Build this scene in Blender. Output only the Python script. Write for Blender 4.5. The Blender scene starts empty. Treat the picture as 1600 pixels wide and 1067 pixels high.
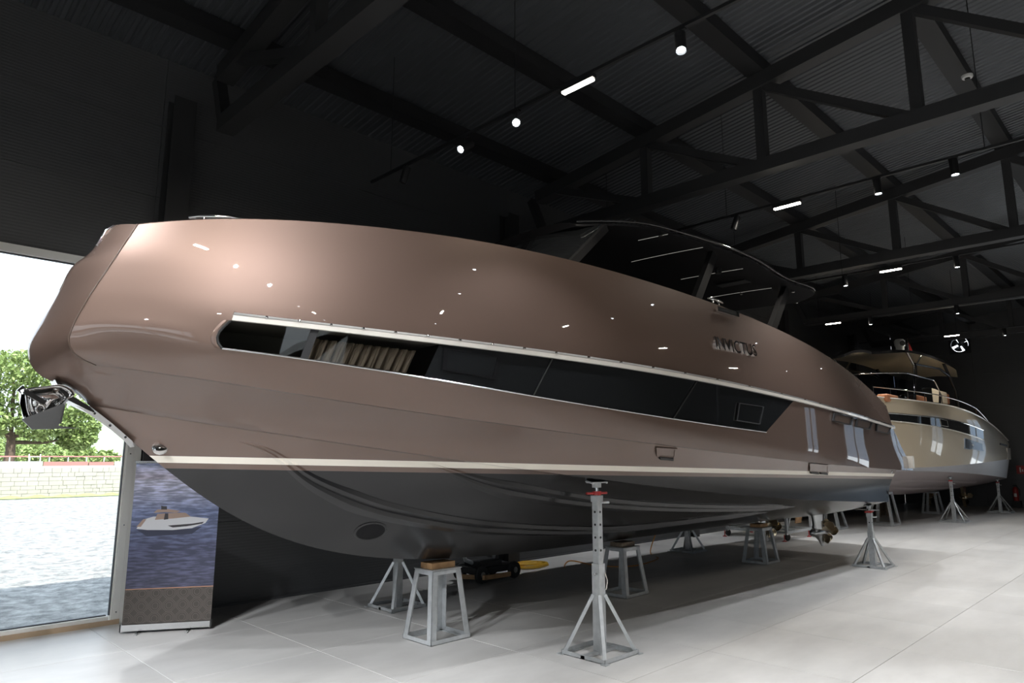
import bpy, math, random
import numpy as np
from mathutils import Vector, Matrix
from mathutils.bvhtree import BVHTree

random.seed(7)
rng = np.random.default_rng(7)
S = bpy.context.scene
COL = S.collection
PI = math.pi
R = math.radians

# ------------------------------------------------------------------ camera
CAM_H, PITCH, FPX = 2.05, R(9.65), 1067.0
cd = bpy.data.cameras.new('camera')
cd.sensor_width = 36.0
cd.lens = 36.0 * FPX / 1600.0
cd.clip_start, cd.clip_end = 0.05, 2000
cam = bpy.data.objects.new('camera', cd)
cam.location = (0, 0, CAM_H)
cam.rotation_euler = (PI / 2 + PITCH, 0, -PI / 4)
COL.objects.link(cam)
S.camera = cam

# ------------------------------------------------------------------ world, sun, exposure
w = bpy.data.worlds.new('world')
S.world = w
w.use_nodes = True
nt = w.node_tree
bg = nt.nodes['Background']
tc = nt.nodes.new('ShaderNodeTexCoord')
sp = nt.nodes.new('ShaderNodeSeparateXYZ')
cr = nt.nodes.new('ShaderNodeValToRGB')
cr.color_ramp.elements[0].position = 0.0
cr.color_ramp.elements[0].color = (0.92, 0.95, 1.0, 1)
cr.color_ramp.elements[1].position = 1.0
cr.color_ramp.elements[1].color = (0.62, 0.78, 1.0, 1)
nt.links.new(tc.outputs['Generated'], sp.inputs[0])
nt.links.new(sp.outputs['Z'], cr.inputs[0])
nt.links.new(cr.outputs[0], bg.inputs['Color'])
bg.inputs['Strength'].default_value = 3.0
sd = bpy.data.lights.new('sun', 'SUN')
sd.energy = 9.0
sd.angle = R(0.6)
sd.color = (1.0, 0.96, 0.9)
sun = bpy.data.objects.new('sun', sd)
sun.rotation_euler = (R(31), 0, R(-8))       # high sun from the far side of the hall
COL.objects.link(sun)
S.view_settings.view_transform = 'Standard'
S.view_settings.look = 'None'
S.view_settings.gamma = 1.0
S.view_settings.use_curve_mapping = False
S.view_settings.exposure = 0.0
try:
    S.cycles.use_denoising = True
    S.cycles.max_bounces = 8
    S.cycles.caustics_reflective = False
    S.cycles.caustics_refractive = False
    S.cycles.sample_clamp_indirect = 6.0
except Exception:
    pass

# ------------------------------------------------------------------ camera geometry used to measure the place
C45 = math.sqrt(0.5)
def pray(px, py):
    x = (px - 800.0) / FPX; y = (533.5 - py) / FPX
    Xc, Yc, Z = x, math.cos(PITCH) - y * math.sin(PITCH), math.sin(PITCH) + y * math.cos(PITCH)
    return Vector((C45 * Xc + C45 * Yc, -C45 * Xc + C45 * Yc, Z))
EYE = Vector((0, 0, CAM_H))
def at_y(px, py, Y):
    r = pray(px, py); return EYE + r * (Y / r.y)
def at_z(px, py, z):
    r = pray(px, py); return EYE + r * ((z - CAM_H) / r.z)
def at_x(px, py, X):
    r = pray(px, py); return EYE + r * (X / r.x)

def spline(xs, ys):
    xs = np.array(xs, float); ys = np.array(ys, float); n = len(xs)
    h = np.diff(xs); A = np.zeros((n, n)); rr = np.zeros(n)
    A[0, 0] = A[-1, -1] = 1
    for i in range(1, n - 1):
        A[i, i - 1] = h[i - 1]; A[i, i] = 2 * (h[i - 1] + h[i]); A[i, i + 1] = h[i]
        rr[i] = 3 * ((ys[i + 1] - ys[i]) / h[i] - (ys[i] - ys[i - 1]) / h[i - 1])
    c = np.linalg.solve(A, rr)
    def f(x):
        x = float(x)
        if x <= xs[0]:
            b = (ys[1] - ys[0]) / h[0] - h[0] * (2 * c[0] + c[1]) / 3
            return ys[0] + b * (x - xs[0])
        if x >= xs[-1]:
            b = (ys[-1] - ys[-2]) / h[-1] + h[-1] * (c[-2] + 2 * c[-1]) / 3
            return ys[-1] + b * (x - xs[-1])
        i = int(np.searchsorted(xs, x) - 1)
        b = (ys[i + 1] - ys[i]) / h[i] - h[i] * (2 * c[i] + c[i + 1]) / 3
        d = (c[i + 1] - c[i]) / (3 * h[i]); t = x - xs[i]
        return ys[i] + b * t + c[i] * t * t + d * t ** 3
    return f
def polyline_fit(pts, deg):
    p = np.array(pts, float)
    x0, x1 = p[:, 0].min(), p[:, 0].max()
    k = np.polyfit((p[:, 0] - x0) / (x1 - x0), p[:, 1], deg)
    return lambda x: float(np.polyval(k, (x - x0) / (x1 - x0)))
def lerp(a, b, t): return a + (b - a) * t

# ------------------------------------------------------------------ mesh helpers
class MB:
    def __init__(s): s.v = []; s.f = []
    def add(s, vs, fs):
        o = len(s.v); s.v += [tuple(v) for v in vs]; s.f += [tuple(i + o for i in f) for f in fs]; return s
    def box(s, c, d, rot=None):
        c = Vector(c); hx, hy, hz = d[0] / 2, d[1] / 2, d[2] / 2
        vs = [Vector((x, y, z)) for x in (-hx, hx) for y in (-hy, hy) for z in (-hz, hz)]
        if rot is not None: vs = [rot @ v for v in vs]
        return s.add([v + c for v in vs], [(0, 1, 3, 2), (4, 6, 7, 5), (0, 4, 5, 1), (2, 3, 7, 6), (0, 2, 6, 4), (1, 5, 7, 3)])
    def bar(s, p0, p1, wd, ht, up=(0, 0, 1)):
        p0 = Vector(p0); p1 = Vector(p1); d = (p1 - p0)
        if d.length < 1e-6: return s
        dn = d.normalized(); u = Vector(up)
        if abs(dn.dot(u)) > 0.98: u = Vector((0, 1, 0)) if abs(dn.y) < .9 else Vector((1, 0, 0))
        a = dn.cross(u).normalized(); b = a.cross(dn)
        vs = []
        for p in (p0, p1):
            for i, j in ((-1, -1), (1, -1), (1, 1), (-1, 1)): vs.append(p + a * (i * wd / 2) + b * (j * ht / 2))
        return s.add(vs, [(3, 2, 1, 0), (4, 5, 6, 7), (0, 1, 5, 4), (1, 2, 6, 5), (2, 3, 7, 6), (3, 0, 4, 7)])
    def tube(s, path, r, n=10, caps=True):
        P = [Vector(p) for p in path]; rings = []; m = len(P)
        rr = r if isinstance(r, (list, tuple)) else [r] * m
        d0 = (P[1] - P[0]).normalized()
        u = Vector((0, 0, 1)) if abs(d0.z) < .9 else Vector((1, 0, 0))
        a = d0.cross(u).normalized()
        vs = []
        for i, p in enumerate(P):
            d = (P[min(i + 1, m - 1)] - P[max(i - 1, 0)]).normalized()
            a = (a - d * a.dot(d)).normalized(); b = d.cross(a)
            for k in range(n):
                t = 2 * PI * k / n; vs.append(p + (a * math.cos(t) + b * math.sin(t)) * rr[i])
        fs = [(i * n + k, i * n + (k + 1) % n, (i + 1) * n + (k + 1) % n, (i + 1) * n + k) for i in range(m - 1) for k in range(n)]
        if caps: fs += [tuple(range(n - 1, -1, -1)), tuple((m - 1) * n + k for k in range(n))]
        return s.add(vs, fs)
    def lathe(s, prof, o, ax, n=20):
        ax = Vector(ax).normalized(); o = Vector(o)
        u = Vector((0, 0, 1)) if abs(ax.z) < .9 else Vector((1, 0, 0))
        a = ax.cross(u).normalized(); b = ax.cross(a)
        vs = []
        for r, z in prof:
            for k in range(n):
                t = 2 * PI * k / n; vs.append(o + ax * z + (a * math.cos(t) + b * math.sin(t)) * r)
        m = len(prof)
        fs = [(i * n + k, i * n + (k + 1) % n, (i + 1) * n + (k + 1) % n, (i + 1) * n + k) for i in range(m - 1) for k in range(n)]
        if prof[0][0] > 1e-5: fs.append(tuple(range(n - 1, -1, -1)))
        if prof[-1][0] > 1e-5: fs.append(tuple((m - 1) * n + k for k in range(n)))
        return s.add(vs, fs)
    def prism(s, poly, n, depth):
        n = Vector(n).normalized() * depth; P = [Vector(p) for p in poly]; m = len(P)
        return s.add(P + [p + n for p in P], [tuple(range(m - 1, -1, -1)), tuple(range(m, 2 * m))] + [(i, (i + 1) % m, m + (i + 1) % m, m + i) for i in range(m)])
    def grid(s, rows, flip=False, closed=False):
        m = len(rows); n = len(rows[0]); vs = [p for r in rows for p in r]; fs = []
        for i in range(m - 1):
            for j in range(n - 1):
                q = (i * n + j, i * n + j + 1, (i + 1) * n + j + 1, (i + 1) * n + j)
                fs.append(q[::-1] if flip else q)
        return s.add(vs, fs)
    def build(s, name, mat, parent=None, smooth=None, loc=None):
        me = bpy.data.meshes.new(name)
        me.from_pydata([tuple(v) for v in s.v], [], s.f); me.validate(); me.update()
        return mk(name, me, mat, parent, smooth)

def recalc(me):
    import bmesh
    b = bmesh.new(); b.from_mesh(me)
    bmesh.ops.remove_doubles(b, verts=b.verts, dist=1e-5)
    bmesh.ops.recalc_face_normals(b, faces=b.faces); b.to_mesh(me); b.free()

def mk(name, me, mat, parent=None, smooth=None):
    o = bpy.data.objects.new(name, me); COL.objects.link(o)
    if mat is not None: me.materials.append(mat)
    if parent is not None:
        o.parent = parent
        o.matrix_parent_inverse = Matrix.Translation(parent.location).inverted() if parent.rotation_euler.z == 0 else parent.matrix_basis.inverted()
    if smooth is not None:
        recalc(me)
        me.polygons.foreach_set('use_smooth', [True] * len(me.polygons))
        me.set_sharp_from_angle(angle=R(smooth))
    return o
def tag(o, label, cat, group=None, kind=None):
    if label: o['label'] = label
    if cat: o['category'] = cat
    if group: o['group'] = group
    if kind: o['kind'] = kind
    return o
def thing(name, label, cat, loc, group=None, kind=None):
    o = bpy.data.objects.new(name, None); COL.objects.link(o); o.location = loc; o.empty_display_size = .2
    return tag(o, label, cat, group, kind)
def copy_tree(o, parent=None):
    c = o.copy(); COL.objects.link(c)
    if parent is not None: c.parent = parent
    for ch in o.children: copy_tree(ch, c)
    return c

# ------------------------------------------------------------------ materials
def mat(name, col, rough=.5, metal=0., coat=0., coat_r=.03, noise=None, emit=None, bump=None, spec=.5):
    m = bpy.data.materials.new(name); m.use_nodes = True; t = m.node_tree; b = t.nodes['Principled BSDF']
    b.inputs['Base Color'].default_value = (*col, 1); b.inputs['Roughness'].default_value = rough
    b.inputs['Metallic'].default_value = metal; b.inputs['Coat Weight'].default_value = coat
    b.inputs['Coat Roughness'].default_value = coat_r; b.inputs['Specular IOR Level'].default_value = spec
    if emit: b.inputs['Emission Color'].default_value = (*emit[0], 1); b.inputs['Emission Strength'].default_value = emit[1]
    if noise:                       # (scale, second colour, detail, low, high)
        c = t.nodes.new('ShaderNodeTexCoord'); n = t.nodes.new('ShaderNodeTexNoise'); r = t.nodes.new('ShaderNodeValToRGB')
        n.inputs['Scale'].default_value = noise[0]; n.inputs['Detail'].default_value = noise[2]
        r.color_ramp.elements[0].position = noise[3]; r.color_ramp.elements[1].position = noise[4]
        r.color_ramp.elements[0].color = (*col, 1); r.color_ramp.elements[1].color = (*noise[1], 1)
        t.links.new(c.outputs['Object'], n.inputs['Vector']); t.links.new(n.outputs['Fac'], r.inputs[0]); t.links.new(r.outputs[0], b.inputs['Base Color'])
    if bump:                        # (scale, strength, distance)
        c = t.nodes.new('ShaderNodeTexCoord'); n = t.nodes.new('ShaderNodeTexNoise'); bp = t.nodes.new('ShaderNodeBump')
        n.inputs['Scale'].default_value = bump[0]; n.inputs['Detail'].default_value = 4
        bp.inputs['Strength'].default_value = bump[1]; bp.inputs['Distance'].default_value = bump[2]
        t.links.new(c.outputs['Object'], n.inputs['Vector']); t.links.new(n.outputs['Fac'], bp.inputs['Height']); t.links.new(bp.outputs[0], b.inputs['Normal'])
    return m
def wave_bump(m, axis, scale, strength, dist):
    t = m.node_tree; b = t.nodes['Principled BSDF']
    c = t.nodes.new('ShaderNodeTexCoord'); wv = t.nodes.new('ShaderNodeTexWave'); bp = t.nodes.new('ShaderNodeBump')
    wv.bands_direction = axis; wv.inputs['Scale'].default_value = scale
    bp.inputs['Strength'].default_value = strength; bp.inputs['Distance'].default_value = dist
    t.links.new(c.outputs['Object'], wv.inputs['Vector']); t.links.new(wv.outputs['Fac'], bp.inputs['Height']); t.links.new(bp.outputs[0], b.inputs['Normal'])
def glass(name, tint, refl=.9, transp=1.0):
    m = bpy.data.materials.new(name); m.use_nodes = True; t = m.node_tree
    for n in list(t.nodes): t.nodes.remove(n)
    out = t.nodes.new('ShaderNodeOutputMaterial'); mx = t.nodes.new('ShaderNodeMixShader'); tr = t.nodes.new('ShaderNodeBsdfTransparent')
    gl = t.nodes.new('ShaderNodeBsdfGlossy'); fr = t.nodes.new('ShaderNodeFresnel'); fr.inputs[0].default_value = 1.5
    tr.inputs[0].default_value = (*tint, 1); gl.inputs['Roughness'].default_value = 0.01; gl.inputs[0].default_value = (refl, refl, refl, 1)
    t.links.new(fr.outputs[0], mx.inputs[0]); t.links.new(tr.outputs[0], mx.inputs[1]); t.links.new(gl.outputs[0], mx.inputs[2]); t.links.new(mx.outputs[0], out.inputs[0])
    return m

M = {}
M['paint'] = mat('bronze_paint', (.160, .107, .085), .52, .70, 1.0, .015)
M['paint2'] = mat('champagne_paint', (.70, .585, .42), .32, .30, 1.0, .02)
M['stripe'] = mat('cream_stripe', (.86, .80, .70), .35, 0, .5)
M['antifoul'] = mat('charcoal_antifouling', (.011, .011, .012), .22, 0, 0, noise=(3., (.014, .0135, .014), 3, .35, .7))
M['antifoul2'] = mat('mauve_antifouling', (.36, .31, .31), .45)
M['bootgrey'] = mat('pale_grey_bottom', (.55, .56, .6), .4)
M['chrome'] = mat('polished_steel', (.78, .77, .76), .08, 1.0)
M['steel'] = mat('satin_steel', (.6, .6, .6), .25, 1.0)
M['ivory'] = mat('ivory_trim', (.75, .71, .64), .3, 0, .6)
M['black'] = mat('black_gloss', (.010, .010, .011), .12, 0, .6)
M['under'] = mat('satin_black', (.014, .014, .015), .7, spec=.1)
M['blackm'] = mat('black_matte', (.014, .014, .015), .55)
M['tint'] = glass('tinted_glass', (.42, .42, .40), .95)
M['darkglass'] = mat('smoked_glass', (.012, .013, .014), .03, 0, 1.0)
M['clear'] = glass('window_glass', (.93, .96, .97), .6)
M['blueglass'] = glass('blue_windscreen', (.13, .16, .22), .95)
M['curtain'] = mat('beige_curtain', (.36, .29, .23), .8)
M['galv'] = mat('galvanised_steel', (.48, .50, .51), .42, .55, noise=(14., (.62, .64, .65), 6, .3, .75))
M['red'] = mat('red_paint', (.40, .03, .028), .4)
M['wood'] = mat('pine_block', (.42, .25, .12), .7, noise=(9., (.28, .16, .075), 5, .35, .7))
M['oldwood'] = mat('weathered_wood', (.20, .15, .105), .8, noise=(12., (.11, .085, .06), 5, .35, .7))
M['wall'] = mat('dark_cladding', (.080, .081, .084), .5)
wave_bump(M['wall'], 'Z', 7.5, .2, .008)
M['steelblack'] = mat('black_steelwork', (.030, .030, .031), .5)
M['purlin'] = mat('black_purlin', (.016, .016, .017), .5)
M['roof'] = mat('anthracite_decking', (.074, .079, .086), .40, .2)
M['frame'] = mat('white_aluminium', (.78, .77, .73), .35)
M['gasket'] = mat('dark_gasket', (.02, .025, .035), .5)
M['lamp_black'] = mat('lamp_housing', (.012, .012, .013), .45)
M['cool'] = mat('cool_lamp_lens', (1, 1, 1), .3, emit=((.86, .93, 1.0), 40.))
M['warm'] = mat('warm_diffuser', (1, 1, 1), .3, emit=((1.0, .93, .80), 22.))
M['white'] = mat('white_plastic', (.78, .78, .76), .4)
M['rubber'] = mat('black_rubber', (.018, .018, .018), .7)
M['yellow'] = mat('yellow_cable', (.75, .46, .04), .5)
M['orange'] = mat('orange_cable', (.55, .24, .04), .5)
M['leather'] = mat('tan_leather', (.50, .20, .09), .55)
M['cream'] = mat('cream_cushion', (.68, .60, .47), .7)
M['beige_canvas'] = mat('beige_canvas', (.50, .42, .30), .8)
M['bronze'] = mat('propeller_bronze', (.62, .50, .34), .16, 1.0)
M['podgrey'] = mat('pod_alloy', (.55, .57, .58), .22, .9)
M['ventwood'] = mat('brown_louvre', (.07, .045, .032), .5)
M['deck'] = mat('deck_grey', (.10, .09, .085), .5)
M['interior'] = mat('cabin_lining', (.22, .21, .19), .8)

# floor tile: pale concrete look, each tile a shade of its own
def tile_material():
    m = mat('concrete_tile', (.55, .54, .52), .40)
    t = m.node_tree; b = t.nodes['Principled BSDF']
    oi = t.nodes.new('ShaderNodeObjectInfo'); g = t.nodes.new('ShaderNodeNewGeometry')
    n1 = t.nodes.new('ShaderNodeTexNoise'); n1.inputs['Scale'].default_value = .9; n1.inputs['Detail'].default_value = 6; n1.inputs['Roughness'].default_value = .62
    mp = t.nodes.new('ShaderNodeMapping'); mp.inputs['Scale'].default_value = (1.0, 2.4, 1)
    t.links.new(g.outputs['Position'], mp.inputs[0]); t.links.new(mp.outputs[0], n1.inputs['Vector'])
    r = t.nodes.new('ShaderNodeValToRGB'); r.color_ramp.elements[0].position = .3; r.color_ramp.elements[1].position = .72
    r.color_ramp.elements[0].color = (.50, .487, .47, 1); r.color_ramp.elements[1].color = (.62, .605, .585, 1)
    t.links.new(n1.outputs['Fac'], r.inputs[0])
    hs = t.nodes.new('ShaderNodeHueSaturation'); mr = t.nodes.new('ShaderNodeMapRange')
    mr.inputs['To Min'].default_value = .95; mr.inputs['To Max'].default_value = 1.05
    t.links.new(oi.outputs['Random'], mr.inputs[0]); t.links.new(mr.outputs[0], hs.inputs['Value'])
    t.links.new(r.outputs[0], hs.inputs['Color']); t.links.new(hs.outputs[0], b.inputs['Base Color'])
    r2 = t.nodes.new('ShaderNodeMapRange'); r2.inputs['To Min'].default_value = .34; r2.inputs['To Max'].default_value = .5
    t.links.new(n1.outputs['Fac'], r2.inputs[0]); t.links.new(r2.outputs[0], b.inputs['Roughness'])
    return m
M['tile'] = tile_material()
M['grout'] = mat('pale_grout', (.62, .60, .57), .8)

# ================================================================== THE HALL
X0, X1, Y0, Y1 = -9.0, 35.5, -13.0, 9.95
RIDGE = -2.0
def roof_z(y): return 8.32 - .125 * (y - 3.3) if y > RIDGE else 8.32 - .125 * (RIDGE - 3.3) + .125 * (y - RIDGE)

# floor: grout bed with tiles
fl = MB().box(((X0 + X1) / 2, (Y0 + Y1) / 2, -.06), (X1 - X0, Y1 - Y0, .09)).build('floor', M['grout'])
tag(fl, 'pale grey floor of large concrete-look tiles', None, kind='structure')
TS = 1.48
xs = [x for x in np.arange(4.05 - TS * 9, X1, TS)]
ys = [y for y in np.arange(Y1 - TS * 16, Y1 - .1, TS)]
cells = []
for x in xs:
    for y in ys:
        xa, xb, ya, yb = max(x, X0), min(x + TS, X1), max(y, Y0), min(y + TS, Y1)
        if xb - xa > .05 and yb - ya > .05: cells.append((xa, xb, ya, yb))
def in_view(c):
    cx, cy = (c[0] + c[1]) / 2, (c[2] + c[3]) / 2
    d = C45 * cx + C45 * cy; s_ = C45 * cx - C45 * cy
    return d > 4.5 and abs(s_) < d * .82 + 1.2
vis = sorted([c for c in cells if in_view(c)], key=lambda c: c[0] ** 2 + c[2] ** 2)
near = set(vis[:300])
def tile_mb(mb, c, cx=0, cy=0):
    g, e = .0025, .003
    xa, xb, ya, yb = c[0] + g - cx, c[1] - g - cx, c[2] + g - cy, c[3] - g - cy
    lo = [(xa, ya, -.015), (xb, ya, -.015), (xb, yb, -.015), (xa, yb, -.015)]
    mi = [(xa, ya, -.0015), (xb, ya, -.0015), (xb, yb, -.0015), (xa, yb, -.0015)]
    to = [(xa + e, ya + e, 0), (xb - e, ya + e, 0), (xb - e, yb - e, 0), (xa + e, yb - e, 0)]
    mb.add(lo + mi + to, [(8, 9, 10, 11)] + [(k, (k + 1) % 4, 4 + (k + 1) % 4, 4 + k) for k in range(4)] + [(4 + k, 4 + (k + 1) % 4, 8 + (k + 1) % 4, 8 + k) for k in range(4)])
cache = {}
rest = MB()
for c in cells:
    if c in near:
        key = (round(c[1] - c[0], 3), round(c[3] - c[2], 3))
        if key not in cache:
            mb = MB(); tile_mb(mb, c, c[0], c[2]); o = mb.build('tile', M['tile'], fl); cache[key] = o.data
        else:
            o = bpy.data.objects.new('tile', cache[key]); COL.objects.link(o); o.parent = fl
        o.location = (c[0], c[2], 0)
    else: tile_mb(rest, c)
o = rest.build('tile_field', M['tile'], fl); o['kind'] = 'stuff'

# left wall with the glazed opening, built from horizontal cladding panels
WX0, WX1, WZ = -.35, 2.90, 4.60          # window opening
wl = MB().box(((WX1 + X1) / 2, Y1 + .13, 3.9), (X1 - WX1, .10, 7.8)).box(((X0 + WX0) / 2, Y1 + .13, 3.9), (WX0 - X0, .10, 7.8)) \
    .box(((WX0 + WX1) / 2, Y1 + .13, (WZ + 7.8) / 2), (WX1 - WX0, .10, 7.8 - WZ)).build('wall_left', M['wall'])
tag(wl, 'black ribbed cladding wall behind the bronze yacht', None, kind='structure')
def panel(x0, x1, z0, z1, parent, axis='x', const=0, t=.08):
    g = .006
    if axis == 'x': MB().box(((x0 + x1) / 2, const, (z0 + z1) / 2), (x1 - x0 - g, t, z1 - z0 - g)).build('wall_panel', M['wall'], parent)
    else: MB().box((const, (x0 + x1) / 2, (z0 + z1) / 2), (t, x1 - x0 - g, z1 - z0 - g)).build('wall_panel', M['wall'], parent)
zz = [0, 1.15, 2.3, 3.45, 4.6, 5.65, 6.7, 7.75]
for k in range(7):
    for xa, xb in ((X0, WX0), (WX0, WX1), (WX1, 9.8), (9.8, 16.5), (16.5, 23.2), (23.2, 29.9), (29.9, X1)):
        if k < 4 and xa == WX0: continue
        panel(xa, xb, zz[k], zz[k + 1], wl, 'x', Y1 + .04)
TRX = [-3.25, 3.47, 10.1, 16.9, 23.5, 30.2]
for x in TRX:
    xc = x - .37
    MB().box((xc, Y1 - .01, 3.55), (.30, .02, 7.1)).box((xc, Y1 - .14, 3.55), (.02, .24, 7.1)).box((xc, Y1 - .27, 3.55), (.30, .02, 7.1)).build('column', M['steelblack'], wl) if x > 0 else None

# window_1: aluminium frame, glass, sill
w1 = thing('window_1', 'tall white-framed window looking onto the gravel yard', None, (WX1, Y1, 0), kind='structure')
MB().box((WX1 - .04, Y1 + .02, WZ / 2), (.08, .16, WZ)).box((WX1 - .085, Y1 + .03, WZ / 2), (.012, .10, WZ - .1)).build('jamb', M['frame'], w1)
MB().box((WX1 + .045, Y1 - .03, WZ / 2), (.088, .06, WZ)).build('jamb_cover', M['frame'], w1)
MB().box(((WX0 + WX1) / 2, Y1 - .075, .028), (WX1 - WX0, .03, .056)).build('sill_board', mat('oak_sill', (.45, .33, .22), .6), w1)
MB().box((WX1 - .094, Y1 + .03, WZ / 2), (.012, .05, WZ - .2)).box(((WX0 + WX1) / 2, Y1 + .03, WZ - .105), (WX1 - WX0 - .26, .05, .012)).box(((WX0 + WX1) / 2, Y1 + .03, .105), (WX1 - WX0 - .26, .05, .012)).build('gasket', M['gasket'], w1)
MB().box((WX0 + .06, Y1 + .02, WZ / 2), (.12, .16, WZ)).build('jamb', M['frame'], w1)
MB().box(((WX0 + WX1) / 2, Y1 + .02, WZ - .05), (WX1 - WX0 - .24, .16, .10)).build('head', M['frame'], w1)
MB().box(((WX0 + WX1) / 2, Y1 + .02, .05), (WX1 - WX0 - .24, .16, .10)).build('sill', M['frame'], w1)
for z in (.14, 1.2, 2.1):
    MB().lathe([(.009, 0), (.009, .004), (.0, .006)], (WX1 - .04, Y1 - .06, z), (0, -1, 0), 8).build('screw', M['steel'], w1)
for xa, xb in ((WX0 + .13, WX1 - .10),):
    MB().box(((xa + xb) / 2, Y1 + .03, WZ / 2), (xb - xa, .012, WZ - .2)).build('pane', M['clear'], w1)

# far end wall with a square opening for the extractor fan
FY, FZ, FS = 7.17, 7.05, .42
BAYS, BWH = [(-5.6, -4.6), (-2.6, -.8), (2.6, 3.9)], 4.2     # glazed bays of the end wall, right of the frame
edges = [Y0] + [e for q in BAYS for e in q] + [FY - FS]
wb = MB()
for i in range(0, len(edges), 2): wb.box((X1 + .13, (edges[i] + edges[i + 1]) / 2, 4.7), (.10, edges[i + 1] - edges[i], 9.4))
for ya, yb in BAYS: wb.box((X1 + .13, (ya + yb) / 2, (9.4 + BWH) / 2), (.10, yb - ya, 9.4 - BWH))
wb = wb.box((X1 + .13, (FY + FS + Y1) / 2, 4.7), (.10, Y1 - FY - FS, 9.4)) \
    .box((X1 + .13, FY, (FZ - FS) / 2), (.10, 2 * FS, FZ - FS)).box((X1 + .13, FY, (9.4 + FZ + FS) / 2), (.10, 2 * FS, 9.4 - FZ - FS)).build('wall_back', M['wall'])
tag(wb, 'black ribbed end wall far behind the champagne boat', None, kind='structure')
zb = [0, 1.15, 2.3, 3.45, BWH, 5.65, FZ - FS, FZ + FS, 8.4, 9.3]
for k in range(len(zb) - 1):
    for ya, yb in ((Y0, BAYS[0][0]), BAYS[0], (BAYS[0][1], BAYS[1][0]), BAYS[1], (BAYS[1][1], BAYS[2][0]), BAYS[2], (BAYS[2][1], FY - FS), (FY - FS, FY + FS), (FY + FS, Y1)):
        if ya == FY - FS and abs(zb[k] - (FZ - FS)) < .01: continue
        if (ya, yb) in BAYS and k < 4: continue
        panel(ya, yb, zb[k], zb[k + 1], wb, 'y', X1 + .04)

# right wall and front wall behind the camera: glazed shopfronts
def portal(loc, rot, sx, sy):
    ld = bpy.data.lights.new('daylight_portal', 'AREA'); ld.shape = 'RECTANGLE'; ld.size = sx; ld.size_y = sy; ld.cycles.is_portal = True
    lo = bpy.data.objects.new('daylight_portal', ld); COL.objects.link(lo); lo.location = loc; lo.rotation_euler = rot
portal(((WX0 + WX1) / 2, Y1 - .1, WZ / 2), (R(-90), 0, 0), WX1 - WX0, WZ)
for nb, (BW0, BW1) in enumerate(BAYS):
    portal((X1 - .1, (BW0 + BW1) / 2, BWH / 2), (R(90), 0, R(90)), BW1 - BW0, BWH)
    wn = thing('window_%d' % (2 + nb), 'white-framed shopfront glazing in the end wall', None, (X1, BW1, 0), kind='structure')
    for ya, yb, za, zb_ in ((BW0, BW0 + .1, 0, BWH), (BW1 - .1, BW1, 0, BWH), (BW0 + .1, BW1 - .1, 0, .1), (BW0 + .1, BW1 - .1, BWH - .1, BWH)):
        MB().box((X1 + .05, (ya + yb) / 2, (za + zb_) / 2), (.14, yb - ya, zb_ - za)).build('frame_bar', M['frame'], wn)
    MB().box((X1 + .05, (BW0 + BW1) / 2, BWH / 2), (.12, .08, BWH - .2)).build('mullion', M['frame'], wn)
    MB().box((X1 + .05, (BW0 + BW1) / 2, BWH / 2), (.012, BW1 - BW0 - .2, BWH - .2)).build('pane', M['clear'], wn)
bb_ = MB().box(((WX1 + X1) / 2, Y1 + .02, -.03), (X1 - WX1, .10, .12)).box(((X0 + WX0) / 2, Y1 + .02, -.03), (WX0 - X0, .10, .12)).build('baseboard_left', M['wall'])
tag(bb_, 'low black base flashing along the left wall', None, kind='structure')
bb_ = MB().box((X1 + .02, (3.9 + Y1) / 2, -.03), (.10, Y1 - 3.9, .12)).build('baseboard_back', M['wall'])
tag(bb_, 'low black base flashing along the end wall', None, kind='structure')
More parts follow.
